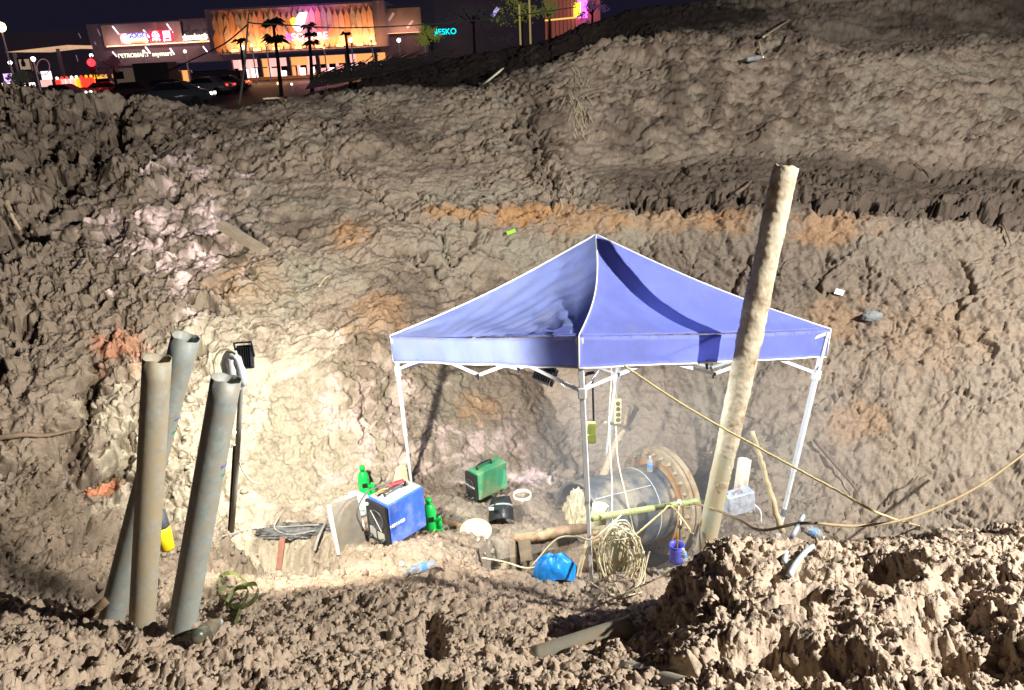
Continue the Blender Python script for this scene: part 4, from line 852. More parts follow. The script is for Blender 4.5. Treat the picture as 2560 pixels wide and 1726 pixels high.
# pouch
q = P(1478, 1082, 5.95); po = root('hanging_pouch', 'olive green pouch hanging on a black strap from the canopy truss', 'pouch', q)
OL = mat('olive_canvas', lin(122, 130, 62), .75, noise=.15, scale=30, bump=.3)
bm = B(); box(bm, q, (.085, .04, .19), Matrix.Rotation(.04, 3, 'Y'), .016); part('pouch_body', bm, OL, po, True)
bm = B(); box(bm, q + Vector((.0, -.022, -.045)), (.078, .012, .075), None, .005); part('front_pocket', bm, OL, po)
for x0, x1 in ((1461, 1463), (1481, 1484)):
    bm = B(); bar(bm, P(x0, 948, 5.95), P(x1, 1052, 5.95), .004 if x0 < 1470 else .010, .016); part('strap', bm, BLK, po)
bm = B(); tube(bm, [P(1461, 938, 5.95), P(1472, 934, 5.93), P(1484, 932, 5.95)], .014, 8); part('strap_loop', bm, BLK, po, True)
# ------------------------------------------------------------------ things behind the mound, right
q = P(1846, 1253, 6.15); cb = root('metal_box', 'shiny foil-like metal box with a cable beside the leaning pipe', 'metal box', q)
FOIL = mat('crinkled_aluminium', (.55, .60, .68), .32, metal=.35, noise=.45, scale=16, bump=1.0); Rc = RZ(math.radians(14)) @ Matrix.Rotation(math.radians(-4), 3, 'Y')
bm = B(); box(bm, q, (.255, .12, .185), Rc, .006); part('box_body', bm, FOIL, cb)
bm = B(); box(bm, q + Rc @ Vector((0, -.063, 0)), (.25, .008, .18), Rc, .003); part('front_cover', bm, FOIL, cb)
bm = B(); tube(bm, curve([q + Rc @ Vector((-.06, -.02, .095)), q + Rc @ Vector((-.03, -.02, .12)), q + Rc @ Vector((.01, -.02, .12)), q + Rc @ Vector((.03, -.02, .095))], 10), .007, 6); part('carry_handle', bm, BRC, cb, True)
bm = B(); tube(bm, curve([q + Rc @ Vector((.14, -.02, -.06)), q + Vector((.19, -.03, -.10)), q + Vector((.20, -.03, -.22))], 12), .008, 6); part('cable_tail', bm, TRIM, cb, True)
bm = B(); box(bm, q + Rc @ Vector((.09, -.04, -.10)), (.03, .03, .02), Rc); part('latch', bm, WHITE, cb)
stub('short white pipe stub standing behind the shiny metal box', P(1846, 1260, 6.5), P(1862, 1148, 6.6), .062, mat('white_pvc', lin(214, 206, 186), .5, noise=.15, dirt=.2, scale=8))
STK = MATS['pale_stick_wood']
bm = B(); tube(bm, curve([P(1955, 1330, 6.2), P(1925, 1230, 6.3), P(1905, 1160, 6.35), P(1880, 1078, 6.4)], 20, .006), [.030 - .0006 * i for i in range(21)], 9, wob=.12); tagm(part('leaning_stick', bm, STK, None, True), 'pale branch leaning left from the foot of the right canopy leg', 'stick')
bm = B(); tube(bm, [P(1945, 1298 + 5 * k, 6.35) + Vector((.03 * math.cos(k * 2.2), .03 * math.sin(k * 2.2), 0)) for k in range(12)], .006, 6); tagm(part('binding_cord', bm, CR, None, True), 'cream cord wound round the foot of the right canopy leg', 'cord')
HOSE = mat('pale_grey_hose', (.42, .48, .52), .45, noise=.15)
cable('pale grey hose poking out of the mound just right of the right leg', [P(2008, 1290, 4.7), P(1990, 1325, 4.4), P(1972, 1360, 4.15), G(1960, 1412) + Vector((0, 0, .02))], .016, HOSE, 'hose', 'hose', 20)
cable('curved pale grey hose lower on the mound face', [G(2030, 1378) + Vector((0, 0, .03)), G(2008, 1395) + Vector((0, -.02, .05)), G(1985, 1420) + Vector((0, -.02, .04)), G(1974, 1442) + Vector((0, 0, .01))], .016, HOSE, 'hose', 'hose', 20)
bottle('crushed clear bottle half buried on the crest of the mound', G(2015, 1325) + Vector((0, 0, .03)), G(2056, 1345) + Vector((0, -.05, .03)), .045, crush=.012)
# bucket corner and dark bits in the trench
q = P(1692, 1378, 5.75); bk = root('blue_bucket', 'blue-violet bucket half hidden behind the dark mound flank', 'bucket', q)
bm = B(); hollow(bm, q - Vector((0, 0, .1)), q + Vector((0, 0, .06)), .062, .004, 24, 4); part('bucket_wall', bm, mat('violet_blue_plastic', (.09, .10, .55), .4), bk, True)
bm = B(); tube(bm, [q + Vector((.062 * math.cos(t), .062 * math.sin(t), .06)) for t in np.linspace(0, 6.283, 24)], .006, 6, False); part('rim', bm, mat('violet_blue_plastic', (.09, .10, .55), .4), bk, True)
bottle('small bottle with white cap beside the blue-violet bucket', P(1712, 1400, 5.6), P(1708, 1372, 5.6), .025)
q = P(1698, 1262, 5.85); gs = root('gas_gauge_rod', 'thin rusty rod with a pale head standing in front of the black pipe', 'rod', q)
bm = B(); tube(bm, [P(1692, 1375, 5.7), q], .009, 8); part('rod_shaft', bm, RUST, gs, True)
bm = B(); tube(bm, [P(1700, 1350, 5.65), P(1701, 1275, 5.8)], .012, 8); part('second_shaft', bm, mat('dull_steel', (.3, .3, .28), .4, metal=.6), gs, True)
bm = B(); lathe(bm, q, (0, 0, 1), [(.013, 0), (.018, .02), (.013, .045)], 10); part('rod_head', bm, TRIM, gs, True)
# ------------------------------------------------------------------ left side odds and ends
q = G(408, 1375); q = P(419, 1372, 5.25); ym = root('marker_post', 'black and yellow marker post behind the clay-stained pipe', 'post', q)
bm = B(); lathe(bm, q, (0, 0, 1), [(.050, 0), (.054, .01), (.054, .19), (.05, .195)], 20); part('yellow_section', bm, mat('bright_yellow', (.78, .52, .01), .45, noise=.08), ym, True)
bm = B(); lathe(bm, q + Vector((0, 0, .196)), (0, 0, 1), [(.052, 0), (.053, .01), (.046, .13), (.03, .14)], 20); part('black_section', bm, mat('dark_slate_plastic', (.03, .035, .045), .5), ym, True)
SL = mat('green_webbing', lin(150, 158, 100), .7, noise=.2, scale=30, bump=.4)
sg = root('webbing_sling', 'green webbing sling lying in loose loops on the mud', 'sling', G(600, 1490))
def ribbon(pts, w, m, par, name, n=50):
    cs = curve(pts, n); bm = B(); L = []
    for i, p in enumerate(cs):
        d = (cs[min(i + 1, n)] - cs[max(i - 1, 0)]).normalized(); s = d.cross(Vector((.2, -.5, .3))).normalized(); up = Vector((.1, -.45, .9)).normalized()
        L.append((bm.verts.new(p - up * w / 2), bm.verts.new(p + up * w / 2)))
    for A, Q_ in zip(L[:-1], L[1:]): bm.faces.new((A[0], A[1], Q_[1], Q_[0]))
    bmesh.ops.solidify(bm, geom=bm.faces[:], thickness=.004); return part(name, bm, m, par, True)
z = Vector((0, -.02, .07)); z2 = Vector((0, -.04, .12))
ribbon([G(556, 1515) + z, G(560, 1470) + z2, G(590, 1458) + z2, G(620, 1475) + z2, G(640, 1490) + z], .065, SL, sg, 'sling_loop')
ribbon([G(600, 1485) + z, G(648, 1485) + z2, G(655, 1510) + z2, G(628, 1528) + z, G(585, 1532) + z, G(560, 1510) + z2, G(578, 1490) + z2], .065, SL, sg, 'sling_loop')
ribbon([G(570, 1530) + z, G(600, 1500) + z2, G(632, 1502) + z2, G(610, 1535) + z, G(590, 1568) + z * .3], .06, SL, sg, 'sling_loop')
bm = B(); p0, p1, p2 = P(297, 1538, 4.55), P(320, 1430, 4.6), P(321, 1500, 4.55); vv = [bm.verts.new(v) for v in (p0, p2, p1)]; bm.faces.new(vv); bmesh.ops.solidify(bm, geom=bm.faces[:], thickness=.006)
tagm(part('white_offcut', bm, mat('white_sheet', (.75, .75, .75), .6), None), 'narrow white wedge of sheet between the first two pipes', 'sheet')
bm = B(); tube(bm, curve([P(150, 1600, 4.3), P(210, 1548, 4.4), P(268, 1500, 4.45)], 12, .004), .030, 10, wob=.06); tagm(part('short_branch', bm, LOG, None, True), 'brown branch leaning against the foot of the leftmost pipe', 'branch')
# half-buried pipes in the near spoil
def buried(label, p, q, r, m):
    bm = B(); hollow(bm, p, q, r, .008, 36, 10); return tagm(part('buried_pipe', bm, m, None, True), label, 'pipe', 'half-buried grey pipes in the near spoil')
q0 = G(1330, 1625) - Vector((0, 0, .06)); q1 = P(1582, 1572, (G(1582, 1575).y)) + Vector((0, -.02, .03))
buried('half-buried grey pipe with its dark open end facing right', q0, q1, .062, mat('clay_grey_pvc', lin(150, 146, 128), .55, noise=.2, scale=9, dirt=.4, dirtcol=lin(158, 134, 102)))
q0 = G(1560, 1655) - Vector((0, 0, .075)); q1 = G(1790, 1720) + Vector((0, -.04, -.05))
buried('half-buried grey pipe lowest in the picture, sloping down to the right', q0, q1, .07, MATS['clay_grey_pvc'])
# crumpled grey film and wires in front of the dark hollow
heap('crumpled_film', 'crumpled grey plastic film lying at the foot of the bright slope', 'plastic film', G(740, 1328) + Vector((0, 0, .0)), (.7, .22, .09), mat('grey_film', (.16, .16, .16), .2, noise=.4, scale=22, bump=1.2), 3200, amp=.45, fr_=4, sub=5)
for k, (pts, lb) in enumerate((([(560, 1350), (640, 1330), (720, 1325), (800, 1320)], 'thin grey wire lying over the crumpled film'), ([(700, 1300), (690, 1330), (730, 1345), (790, 1335)], 'looped thin wire beside the grey board'), ([(820, 1310), (800, 1350), (790, 1385)], 'bent strip of metal left of the grey board'))):
    cable(lb, [G(x, y) + Vector((0, -.02, .05)) for x, y in pts], .007 if k < 2 else .014, mat('dull_wire', (.35, .33, .30), .5), 'wire', 'wire', 24)
# old timbers, roots and sticks on the slopes
stake('old_timber', 'old pale timber sticking down the left slope', P(560, 555, 9.6) + Vector((0, -.15, 0)), P(668, 625, 9.3) + Vector((0, -.1, 0)), .12, .08, mat('old_timber_wood', lin(150, 136, 118), .8, noise=.3, scale=8, bump=.5, dirt=.3), 'timber')
def g2(x, y, up=.05): 
    p = G(x, y); return p + Vector((0, -up, up * .6))
for lb, pts, r in (('white splintered stick near the left edge of the picture', ((22, 508), (38, 545), (58, 580)), .035), ('long straw-coloured stick on the upper right bank', ((1905, 98), (1940, 75), (1975, 52)), .022),
    ('short upright pale stick on the upper right bank', ((1895, 108), (1900, 135), (1904, 150)), .022), ('forked root lying on the bench left of the leaning pipe', ((1835, 490), (1862, 470), (1875, 455)), .03),
    ('thin root on the dark bench at the right', ((2285, 412), (2310, 430), (2325, 446)), .018), ('dark root crossing the slope above the left pipes', ((0, 1098), (60, 1088), (120, 1090), (200, 1075)), .03),
    ('small white root on the dark left slope', ((330, 420), (333, 445)), .015), ('thin pale stick at the upper edge of the left slope', ((660, 252), (700, 250), (718, 256)), .016),
    ('thin root beside the mound lip at the right edge', ((2500, 560), (2512, 590), (2520, 615)), .014), ('straight dark twig on the brown cut face', ((1232, 580), (1218, 612)), .012),
    ('pale twig on the left slope above the pink stain', ((800, 720), (815, 700), (830, 690)), .014), ('bent root in the right wall above the cable', ((2215, 1262), (2240, 1225), (2270, 1210), (2290, 1190)), .012),
    ('twig on the near spoil right of the dark flank', ((1760, 1462), (1768, 1436)), .008), ('pale twig on the lower mound', ((2060, 1492), (2078, 1478)), .008),
    ('dark pole-like root hanging beside the right leg', ((2030, 1100), (2080, 1160), (2140, 1230)), .018)):
    bm = B(); cp = curve([g2(x, y) for x, y in pts], 14, r * .15); tube(bm, cp, [r * (1 - .5 * i / 14) for i in range(15)], 8, wob=.15)
    dark = 'dark' in lb or 'root' in lb; tagm(part('root' if 'root' in lb else 'stick', bm, BR if not dark else mat('dark_root', lin(104, 88, 72), .85, noise=.3, scale=20), None, True), lb, 'root' if 'root' in lb else 'stick')
bm = B(); c = g2(1238, 200, .1)
for a, b in (((-.22, 0, -.13), (.16, 0, .13)),): tube(bm, [c + Vector(a), c + Vector(a).lerp(Vector(b), .3), c + Vector(a).lerp(Vector(b), .8), c + Vector(b)], [.02, .07, .07, .02], 8, flat=.3)
tagm(part('pale_shard', bm, mat('pale_concrete', lin(196, 190, 160), .8, noise=.2), None, True), 'pale flat shard standing on the middle ridge against the dark berm', 'shard')
bottle('dark plastic bottle lying below the lip of the upper right bank', g2(1862, 158, .1), g2(1904, 152, .1), .045, mat('dusty_clear', (.25, .26, .26), .3), mat('dusty_label', (.2, .2, .22), .5))
bm = B(); c = g2(1278, 582, .03); box(bm, c, (.12, .01, .05), Matrix.Rotation(-.3, 3, 'Y')); tagm(part('green_scrap', bm, mat('lime_green', (.25, .6, .03), .6), None), 'tiny lime green scrap on the brown cut face', 'scrap')
bm = B(); c = g2(2095, 732, .03); box(bm, c, (.12, .02, .07), Matrix.Rotation(.3, 3, 'Y')); tagm(part('white_scrap', bm, TRIM, None), 'small white scrap on the smooth dark wall right of the pipe', 'scrap')
heap('grey_rag', 'bluish grey rag stuck in the wall above the right canopy corner', 'rag', g2(2178, 792, .02), (.26, .10, .14), mat('bluish_rag', lin(128, 132, 132), .8, noise=.3, scale=12, bump=.5), 3300, flatb=False)
# fine roots as one mass
bm = B()
for cx, cy, n_, s in ((1450, 260, 60, 45), (1400, 480, 10, 40), (2060, 1360, 26, 30), (2100, 1375, 16, 40)):
    for k in range(n_):
        x, y = cx + random.gauss(0, s * .35), cy + random.gauss(0, s); p = g2(x, y, .04); sc = p.y / 14
        tube(bm, [p, p + Vector((random.uniform(-.1, .1), -.05, -.15)) * sc, p + Vector((random.uniform(-.2, .2), -.03, -.4)) * sc], .006 * sc + .001, 3, False)
tagm(part('fine_roots', bm, mat('dry_grass', lin(150, 140, 112), .8), None), 'wisps of dry roots hanging out of the bank and the mound', 'roots', None, 'stuff')
# ------------------------------------------------------------------ the street and the mall beyond the pit
def plane(name, z, x0, x1, y0, y1, m):
    bm = B(); bm.faces.new([bm.verts.new(v) for v in ((x0, y0, z), (x1, y0, z), (x1, y1, z), (x0, y1, z))]); return part(name, bm, m, None, origin=(0, 0, 0))
g_ = plane('ground', -2.06, -900, 900, 22.9, 1500, mat('dark_ground', (.05, .045, .04), .9, noise=.3, scale=.3)); g_['kind'] = 'structure'
g_ = plane('road', -2.05, -900, 900, 42, 112, mat('asphalt', (.045, .045, .048), .55, noise=.3, scale=.5)); g_['kind'] = 'structure'
MY = 130.0
def PM(x, y, Y=MY): return P(x, y, Y)
def slabb(bm, x0, y0, x1, y1, Y0, Y1, base=None):
    """box whose front face spans the two facade points (left-bottom, right-top)"""
    a, b = PM(x0, y0, Y0), PM(x1, y1, Y0); zb = a.z if base is None else base
    box(bm, ((a.x + b.x) / 2, (Y0 + Y1) / 2, (zb + b.z) / 2), (abs(b.x - a.x), Y1 - Y0, b.z - zb))
GZ = -2.05
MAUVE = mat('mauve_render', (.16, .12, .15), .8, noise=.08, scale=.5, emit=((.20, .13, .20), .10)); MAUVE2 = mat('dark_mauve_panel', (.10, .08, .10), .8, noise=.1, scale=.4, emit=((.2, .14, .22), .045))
PINKW = mat('pinkish_panel', (.50, .42, .42), .7, noise=.06, scale=.4)
mall = root('shopping_mall', 'lit shopping mall with an orange uplit facade and glowing signs beyond the pit', 'building', PM(745, 190) * 1.0)
def mp(name, x0, y0, x1, y1, d0, d1, m, par=mall, base=None):
    bm = B(); slabb(bm, x0, y0, x1, y1, MY - d0, MY + d1, base); return part(name, bm, m, par)
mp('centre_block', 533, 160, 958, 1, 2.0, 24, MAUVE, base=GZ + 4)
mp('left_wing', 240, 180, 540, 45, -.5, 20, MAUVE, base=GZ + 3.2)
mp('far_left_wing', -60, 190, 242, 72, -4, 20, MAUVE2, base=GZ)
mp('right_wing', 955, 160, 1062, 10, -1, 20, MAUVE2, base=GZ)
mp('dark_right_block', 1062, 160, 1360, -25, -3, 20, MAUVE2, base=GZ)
mp('podium_wall', 236, 200, 1060, 160, -6, 12, mat('warm_shop_wall', (.5, .33, .22), .8), base=GZ)
# decorative slats with pointed tops
random.seed(11); cols = [(.60, .30, .17), (.46, .35, .28), (.62, .38, .27), (.36, .30, .26), (.56, .34, .22)]
SLM = [mat('facade_strip_%d' % i, c, .8, noise=.1, scale=1) for i, c in enumerate(cols)]
bm = B(); xl, xr = PM(553, 120).x, PM(945, 112).x; zb, ztp = PM(745, 122).z, PM(745, 19).z; yb = MY - 2.12
box(bm, ((xl + xr) / 2, yb, (zb + ztp) / 2), (xr - xl, .2, ztp - zb)); part('recess_back', bm, mat('salmon_render', (.55, .36, .27), .8), mall)
nS = 28
for i in range(nS):
    x = xl + (xr - xl) * (i + .5) / nS; w = (xr - xl) / nS; h = (ztp - zb)
    for lay, (z0, z1, d) in enumerate(((zb, zb + h * random.choice((.45, .52, .6)), .42), (zb, ztp - h * random.choice((.02, .06, .12)), .26))):
        bm = B(); ww = w * (.92 if lay else 1.3) / 2; zt = z1
        pf = [(-ww * .35, z0), (-ww, z0 + h * .12), (-ww, zt - h * .16), (0, zt), (ww, zt - h * .16), (ww, z0 + h * .12), (ww * .35, z0)]
        f = bm.faces.new([bm.verts.new((x + a + (w / 2 if not lay else 0) * (i % 2), yb - .1 - d, b)) for a, b in pf][::-1])
        r = bmesh.ops.extrude_face_region(bm, geom=[f]); bmesh.ops.translate(bm, verts=[v for v in r['geom'] if isinstance(v, bmesh.types.BMVert)], vec=(0, .1, 0))
        if lay or i % 2 == 0: part('pointed_strip', bm, SLM[(i * 3 + lay) % 5], mall)
LAMPW = EMIT('warm_lamp_glow', (1, .55, .16), 4)
for x in (587, 642, 690, 746, 798, 850, 899, 932):
    p = PM(x, 122 - (x - 745) * .052 - 3, MY - 4.2); l = bpy.data.lights.new('uplight', 'POINT'); l.energy = 480; l.color = (1, .50, .20); l.shadow_soft_size = .3
    o = bpy.data.objects.new('uplight', l); COL.objects.link(o); o.parent = mall; o.location = rmat(mall).inverted() @ (p + Vector((0, 0, .6)))
    bm = B(); box(bm, p, (.9, .5, .35)); part('uplight_fitting', bm, LAMPW, mall)
# emblem and name
EMW = EMIT('emblem_white', (1, .80, .95), 1.3); EMY = EMIT('emblem_yellow', (1, .70, .05), 2.0); EMP = EMIT('emblem_violet', (.62, .10, .85), 1.1)
def poly(name, pts, m, Y, par=mall, th=.25):
    bm = B(); f = bm.faces.new([bm.verts.new(PM(x, y, Y)) for x, y in pts]); bmesh.ops.recalc_face_normals(bm, faces=[f])
    r = bmesh.ops.extrude_face_region(bm, geom=[f]); bmesh.ops.translate(bm, verts=[v for v in r['geom'] if isinstance(v, bmesh.types.BMVert)], vec=(0, th, 0)); return part(name, bm, m, par)
poly('emblem_stroke', [(748, 32), (768, 30), (760, 62), (748, 78), (738, 76), (730, 60)], EMW, MY - 3.2)
poly('emblem_wing', [(724, 50), (732, 44), (742, 46), (736, 60), (732, 70)], EMY, MY - 3.3)
poly('emblem_swirl', [(732, 66), (745, 72), (760, 64), (752, 78), (742, 79)], EMW, MY - 3.4)
pt_ = PM(718, 95, MY - 3.4); text('name_letter', 'K', 1.5, EMP, mall, pt_ + Vector((.35, 0, 0)), FRONT, .08, 'CENTER')
text('name_lettering', 'SQUARE', 1.42, EMIT('name_pink', (1, .6, .88), 1.3), mall, PM(729, 94.5, MY - 3.4), FRONT, .08, 'LEFT')
l = bpy.data.lights.new('emblem_glow', 'POINT'); l.energy = 420; l.color = (.75, .15, 1); l.shadow_soft_size = .5; o = bpy.data.objects.new('emblem_glow', l); COL.objects.link(o); o.parent = mall; o.location = rmat(mall).inverted() @ PM(765, 40, MY - 5)
# ground-floor shops
ORG = EMIT('shop_orange', (1, .42, .13), 1.1); WSH = EMIT('shop_white', (1, .86, .80), 2.6); PKS = EMIT('shop_pink', (1, .45, .40), 1.3); REDS = EMIT('shop_red', (1, .05, .03), 1.4)
for i in range(16):
    x0 = 577 + i * 24.2; t = 151 - (i + .5) * 1.26; m = random.choice([ORG, ORG, PKS, PKS]); mp('shop_front', x0, t + 22, x0 + 22, t, 6.4, -6.2, m)
    mp('shop_window', x0 + random.uniform(1, 6), t + 47, x0 + random.uniform(14, 22), t + random.uniform(23, 33), 6.4, -6.2, random.choice([WSH, WSH, PKS, ORG]))
    mp('shop_pillar', x0 - 1.2, t + 47, x0 + (.4 if i % 3 else 1.4), t + (0 if i % 3 == 0 else 22), 7, -6.2, MAUVE2 if i % 3 == 0 else PKS)
for i in range(9):
    x0 = 252 + i * 25; t = 186 - i * 1.3; mp('arcade_bay', x0, t + 30, x0 + 22, t, 6.4, -6.2, ORG); mp('arcade_pillar', x0 + 21.5, t + 30, x0 + 25, t, 6.8, -6.2, mat('pale_pillar', (.45, .33, .24), .8))
# left wing panels and signs
mp('lit_panel', 262, 115, 455, 53, 0.2, .25, PINKW); mp('dark_sign_panel', 458, 104, 539, 44, .2, .25, MAUVE2)
for x0, y0, x1, y1, c, st in ((267, 117, 536, 101, (1, .55, .35), 1.3),):
    a, b = PM(267, 117.5, MY - .6), PM(536, 102, MY - .6); bm = B(); bar(bm, (a.x, a.y, (a.z + b.z) / 2), (b.x, b.y, (a.z + b.z) / 2), .18); part('cornice_light', bm, EMIT('cornice_glow', (1, .5, .35), 1.6), mall)
    for k in range(6):
        x = a.x + (b.x - a.x) * (k + .4) / 6; l = bpy.data.lights.new('cornice_lamp', 'POINT'); l.energy = 120; l.color = (1, .55, .42); o = bpy.data.objects.new('cornice_lamp', l); COL.objects.link(o); o.parent = mall; o.location = rmat(mall).inverted() @ Vector((x, a.y - 1.3, a.z + .4))
STK_ = EMIT('tube_light', (.86, .86, 1), 1.6)
for x0, y0, x1, y1 in ((281, 66, 297, 86), (358, 75, 374, 94), (417, 60, 432, 82), (520, 56, 534, 76), (281, 130, 294, 144), (363, 117, 376, 134), (425, 121, 436, 137), (507, 116, 519, 131), (243, 73, 251, 90), (196, 83, 202, 96), (190, 138, 195, 154), (236, 104, 240, 113)):
    bm = B(); bar(bm, PM(x0, y0, MY - 1.2), PM(x1, y1, MY - 1.2), .16 if x0 > 250 else .08); part('slanting_tube_light', bm, STK_ if x0 > 250 else EMIT('dim_tube', (.5, .45, .7), .25), mall)
sgW = EMIT('sign_white', (1, .98, .95), 1.5); sgB = EMIT('sign_blue', (.02, .12, .75), 1.2); sgR = EMIT('sign_red', (.95, .02, .08), 1.1); sgO = EMIT('sign_orange', (1, .42, .02), 1.6); sgP = EMIT('sign_pink', (.9, .35, .38), .8); sgG = EMIT('sign_green_white', (.90, 1, .75), 1.6)
def sgn(name, x0, y0, x1, y1, m, d, par): bm = B(); slabb(bm, x0, y0, x1, y1, MY - d, MY - d + .15); return part(name, bm, m, par)
s1 = sgn('shop_sign', 303, 110, 366, 81, sgP, 1.4, mall)
sgn('white_stripe', 322, 103, 364, 95, sgW, 1.6, s1); sgn('orange_stripe', 322, 108, 364, 103.5, sgO, 1.6, s1)
bm = B(); c = PM(312, 96, MY - 1.7); lathe(bm, c, (0, 1, 0), [(.62, 0), (.62, .12)], 20); part('white_roundel', bm, sgW, s1)
sgn('blue_field', 322, 96, 362, 84, EMIT('sign_pale', (.7, .75, 1), 1.1), 1.6, s1); text('sign_letters', 'GOGO', 1.0, sgB, None, PM(342, 89.5, MY - 1.8), FRONT, .05).parent = None
gl = bpy.data.objects['sign_letters']; gl.data.transform(rmat(mall).inverted() @ Matrix.Identity(4)); gl.parent = mall
for x, gph in ((389, [(-.30, .45, .30, .45), (-.30, .10, .30, .10), (-.42, -.28, .42, -.28), (0, .62, 0, -.55), (-.35, .3, -.35, -.1), (.35, .3, .35, -.1), (-.45, -.5, -.15, -.25), (.45, -.5, .15, -.25)]), (417, [(-.4, .5, .4, .5), (-.35, .2, .35, .2), (-.35, -.1, .35, -.1), (-.35, .5, -.35, -.55), (.35, .5, .35, -.55), (-.35, -.5, .35, -.5), (0, .5, 0, -.2)])):
    b = sgn('red_sign_box', x - 12.5, 105 - (x - 389) * .04, x + 12.5, 77 - (x - 389) * .04, sgR, 1.4, mall); c = PM(x, 91 - (x - 389) * .04, MY - 1.7)
    bm = B()
    for a0, b0, a1, b1 in gph: bar(bm, c + Vector((a0 * 1.2, 0, b0 * 1.2)), c + Vector((a1 * 1.2, 0, b1 * 1.2)), .17)
    part('glyph', bm, sgW, b)
text('wing_lettering', 'domkorik', .95, sgW, mall, PM(488, 91, MY - 1.2), FRONT, .05)
bm = B(); bar(bm, PM(458, 100.5, MY - 1.2), PM(518, 97.5, MY - 1.2), .12); part('lettering_underline', bm, sgW, mall)
text('lower_lettering', 'PETROMART', .82, sgG, mall, PM(334, 139, MY - 1.4), FRONT, .05); text('lower_lettering', 'mymart', .95, sgG, mall, PM(405, 135, MY - 1.4), FRONT, .05)
for x, y, m in ((505, 103, sgO), (527, 99, sgO)):
    bm = B(); box(bm, PM(x, y, MY - 1.5), (.5, .3, .3)); part('wall_lamp', bm, m, mall)
# right wing lit niche, cyan sign
mp('lit_niche', 968, 85, 1050, 18, 0, .05, mat('niche_panel', (.34, .28, .26), .8)); mp('niche_light_strip', 969, 85, 1049, 80, .6, -.3, EMIT('niche_strip', (1, .48, .25), 1.6))
for x in (985, 1010, 1035):
    l = bpy.data.lights.new('niche_lamp', 'POINT'); l.energy = 90; l.color = (1, .5, .35); o = bpy.data.objects.new('niche_lamp', l); COL.objects.link(o); o.parent = mall; o.location = rmat(mall).inverted() @ PM(x, 78, MY - 1.6)
for x0, y0, x1, y1 in ((984, 33, 972, 52), (1032, 52, 1018, 70)):
    bm = B(); bar(bm, PM(x0, y0, MY - .8), PM(x1, y1, MY - .8), .3); part('angled_fin', bm, mat('pale_fin', (.6, .55, .5), .6, emit=((1, .7, .6), .2)), mall)
CY = EMIT('cyan_sign', (.0, .75, .80), 1.8)
text('cyan_lettering', 'ESKO', 1.15, CY, mall, PM(1118, 80, MY - 1), FRONT, .05); poly('cyan_mark', [(1087, 76), (1092, 72), (1094, 86), (1088, 92), (1085, 88)], CY, MY - 1)
bm = B(); bar(bm, PM(1245, 20, MY - .5), PM(1231, 41, MY - .5), .55); part('angled_light', bm, EMIT('lilac_light', (.5, .48, 1), .9), mall)
# second tower
tw = root('red_tower', 'reddish ribbed tower with a violet and yellow light beyond the dark berm', 'building', PM(1400, 60, 150))
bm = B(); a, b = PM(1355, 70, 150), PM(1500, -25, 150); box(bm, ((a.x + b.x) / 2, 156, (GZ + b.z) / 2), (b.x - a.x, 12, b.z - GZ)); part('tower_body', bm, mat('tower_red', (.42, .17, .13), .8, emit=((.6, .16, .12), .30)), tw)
for k in range(9):
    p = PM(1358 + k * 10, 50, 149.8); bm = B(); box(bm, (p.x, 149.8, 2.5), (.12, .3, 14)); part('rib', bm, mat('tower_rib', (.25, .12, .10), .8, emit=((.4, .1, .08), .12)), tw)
bm = B(); box(bm, PM(1443, 25, 148.5), (1.2, .5, 2.4)); part('yellow_lamp', bm, EMY, tw); bm = B(); box(bm, PM(1456, 20, 148.6), (1.6, .5, 3.2)); part('violet_lamp', bm, EMIT('violet', (.8, .1, 1), 4), tw)
bm = B(); bar(bm, PM(1330, 55, 140), PM(1440, 44, 140), .25); part('light_band', bm, EMIT('yellow_band', (1, .62, .15), 1.1), tw)
# far left: filling-station roof, billboard
gsr = root('canopy_roof', 'pale lit canopy roof far off at the left', 'canopy roof', P(110, 190, 100))
poly('roof_fascia', [(12, 131), (168, 113), (171, 122), (160, 119), (60, 131)], EMIT('fascia_glow', (.80, .50, .30), .75), 100, gsr, 6)
for x in (40, 150): bm = B(); p = P(x, 150, 101); box(bm, (p.x, 101, (GZ + P(100, 124, 101).z) / 2), (.3, .3, P(100, 124, 101).z - GZ)); part('column', bm, MAUVE2, gsr)
bb_ = root('billboard', 'small upright billboard with a figure in a dark frame', 'billboard', P(60, 215, 80))
bm = B(); slabb(bm, 49, 179, 72, 144, 80, 80.3); part('frame', bm, BLK, bb_); bm = B(); slabb(bm, 52, 175, 69.5, 148, 79.85, 79.98); pn = part('panel', bm, mat('board_glow', (.4, .33, .26), .6, emit=((.62, .48, .34), .5)), bb_)
bm = B(); lathe(bm, P(60, 167, 79.8), (0, .05, 1), [(.16, 0), (.2, .3), (.1, .6), (.12, .7), (.05, .85)], 8); part('figure_print', bm, mat('brown_figure', (.08, .05, .03), .7), pn)
bm = B(); p = P(61, 181, 80.1); box(bm, (p.x, 80.1, (GZ + p.z) / 2), (.25, .2, p.z - GZ)); part('support', bm, BLK, bb_)
sl = root('lit_shop_block', 'bright white and orange shop front at the far left edge', 'shop', P(30, 225, 95))
for x0, y0, x1, y1, m in ((-10, 262, 16, 224, EMIT('amber', (1, .45, .05), 1.2)), (8, 222, 46, 206, WSH), (12, 206, 28, 184, EMIT('violet_white', (.7, .45, 1), 1.6)), (106, 200, 122, 178, EMIT('cold_white', (.95, .9, 1), 1.8)), (48, 218, 82, 207, WSH), (104, 218, 124, 200, PKS)):
    bm = B(); slabb(bm, x0, y0, x1, y1, 95, 95.4); part('lit_panel', bm, m, sl)
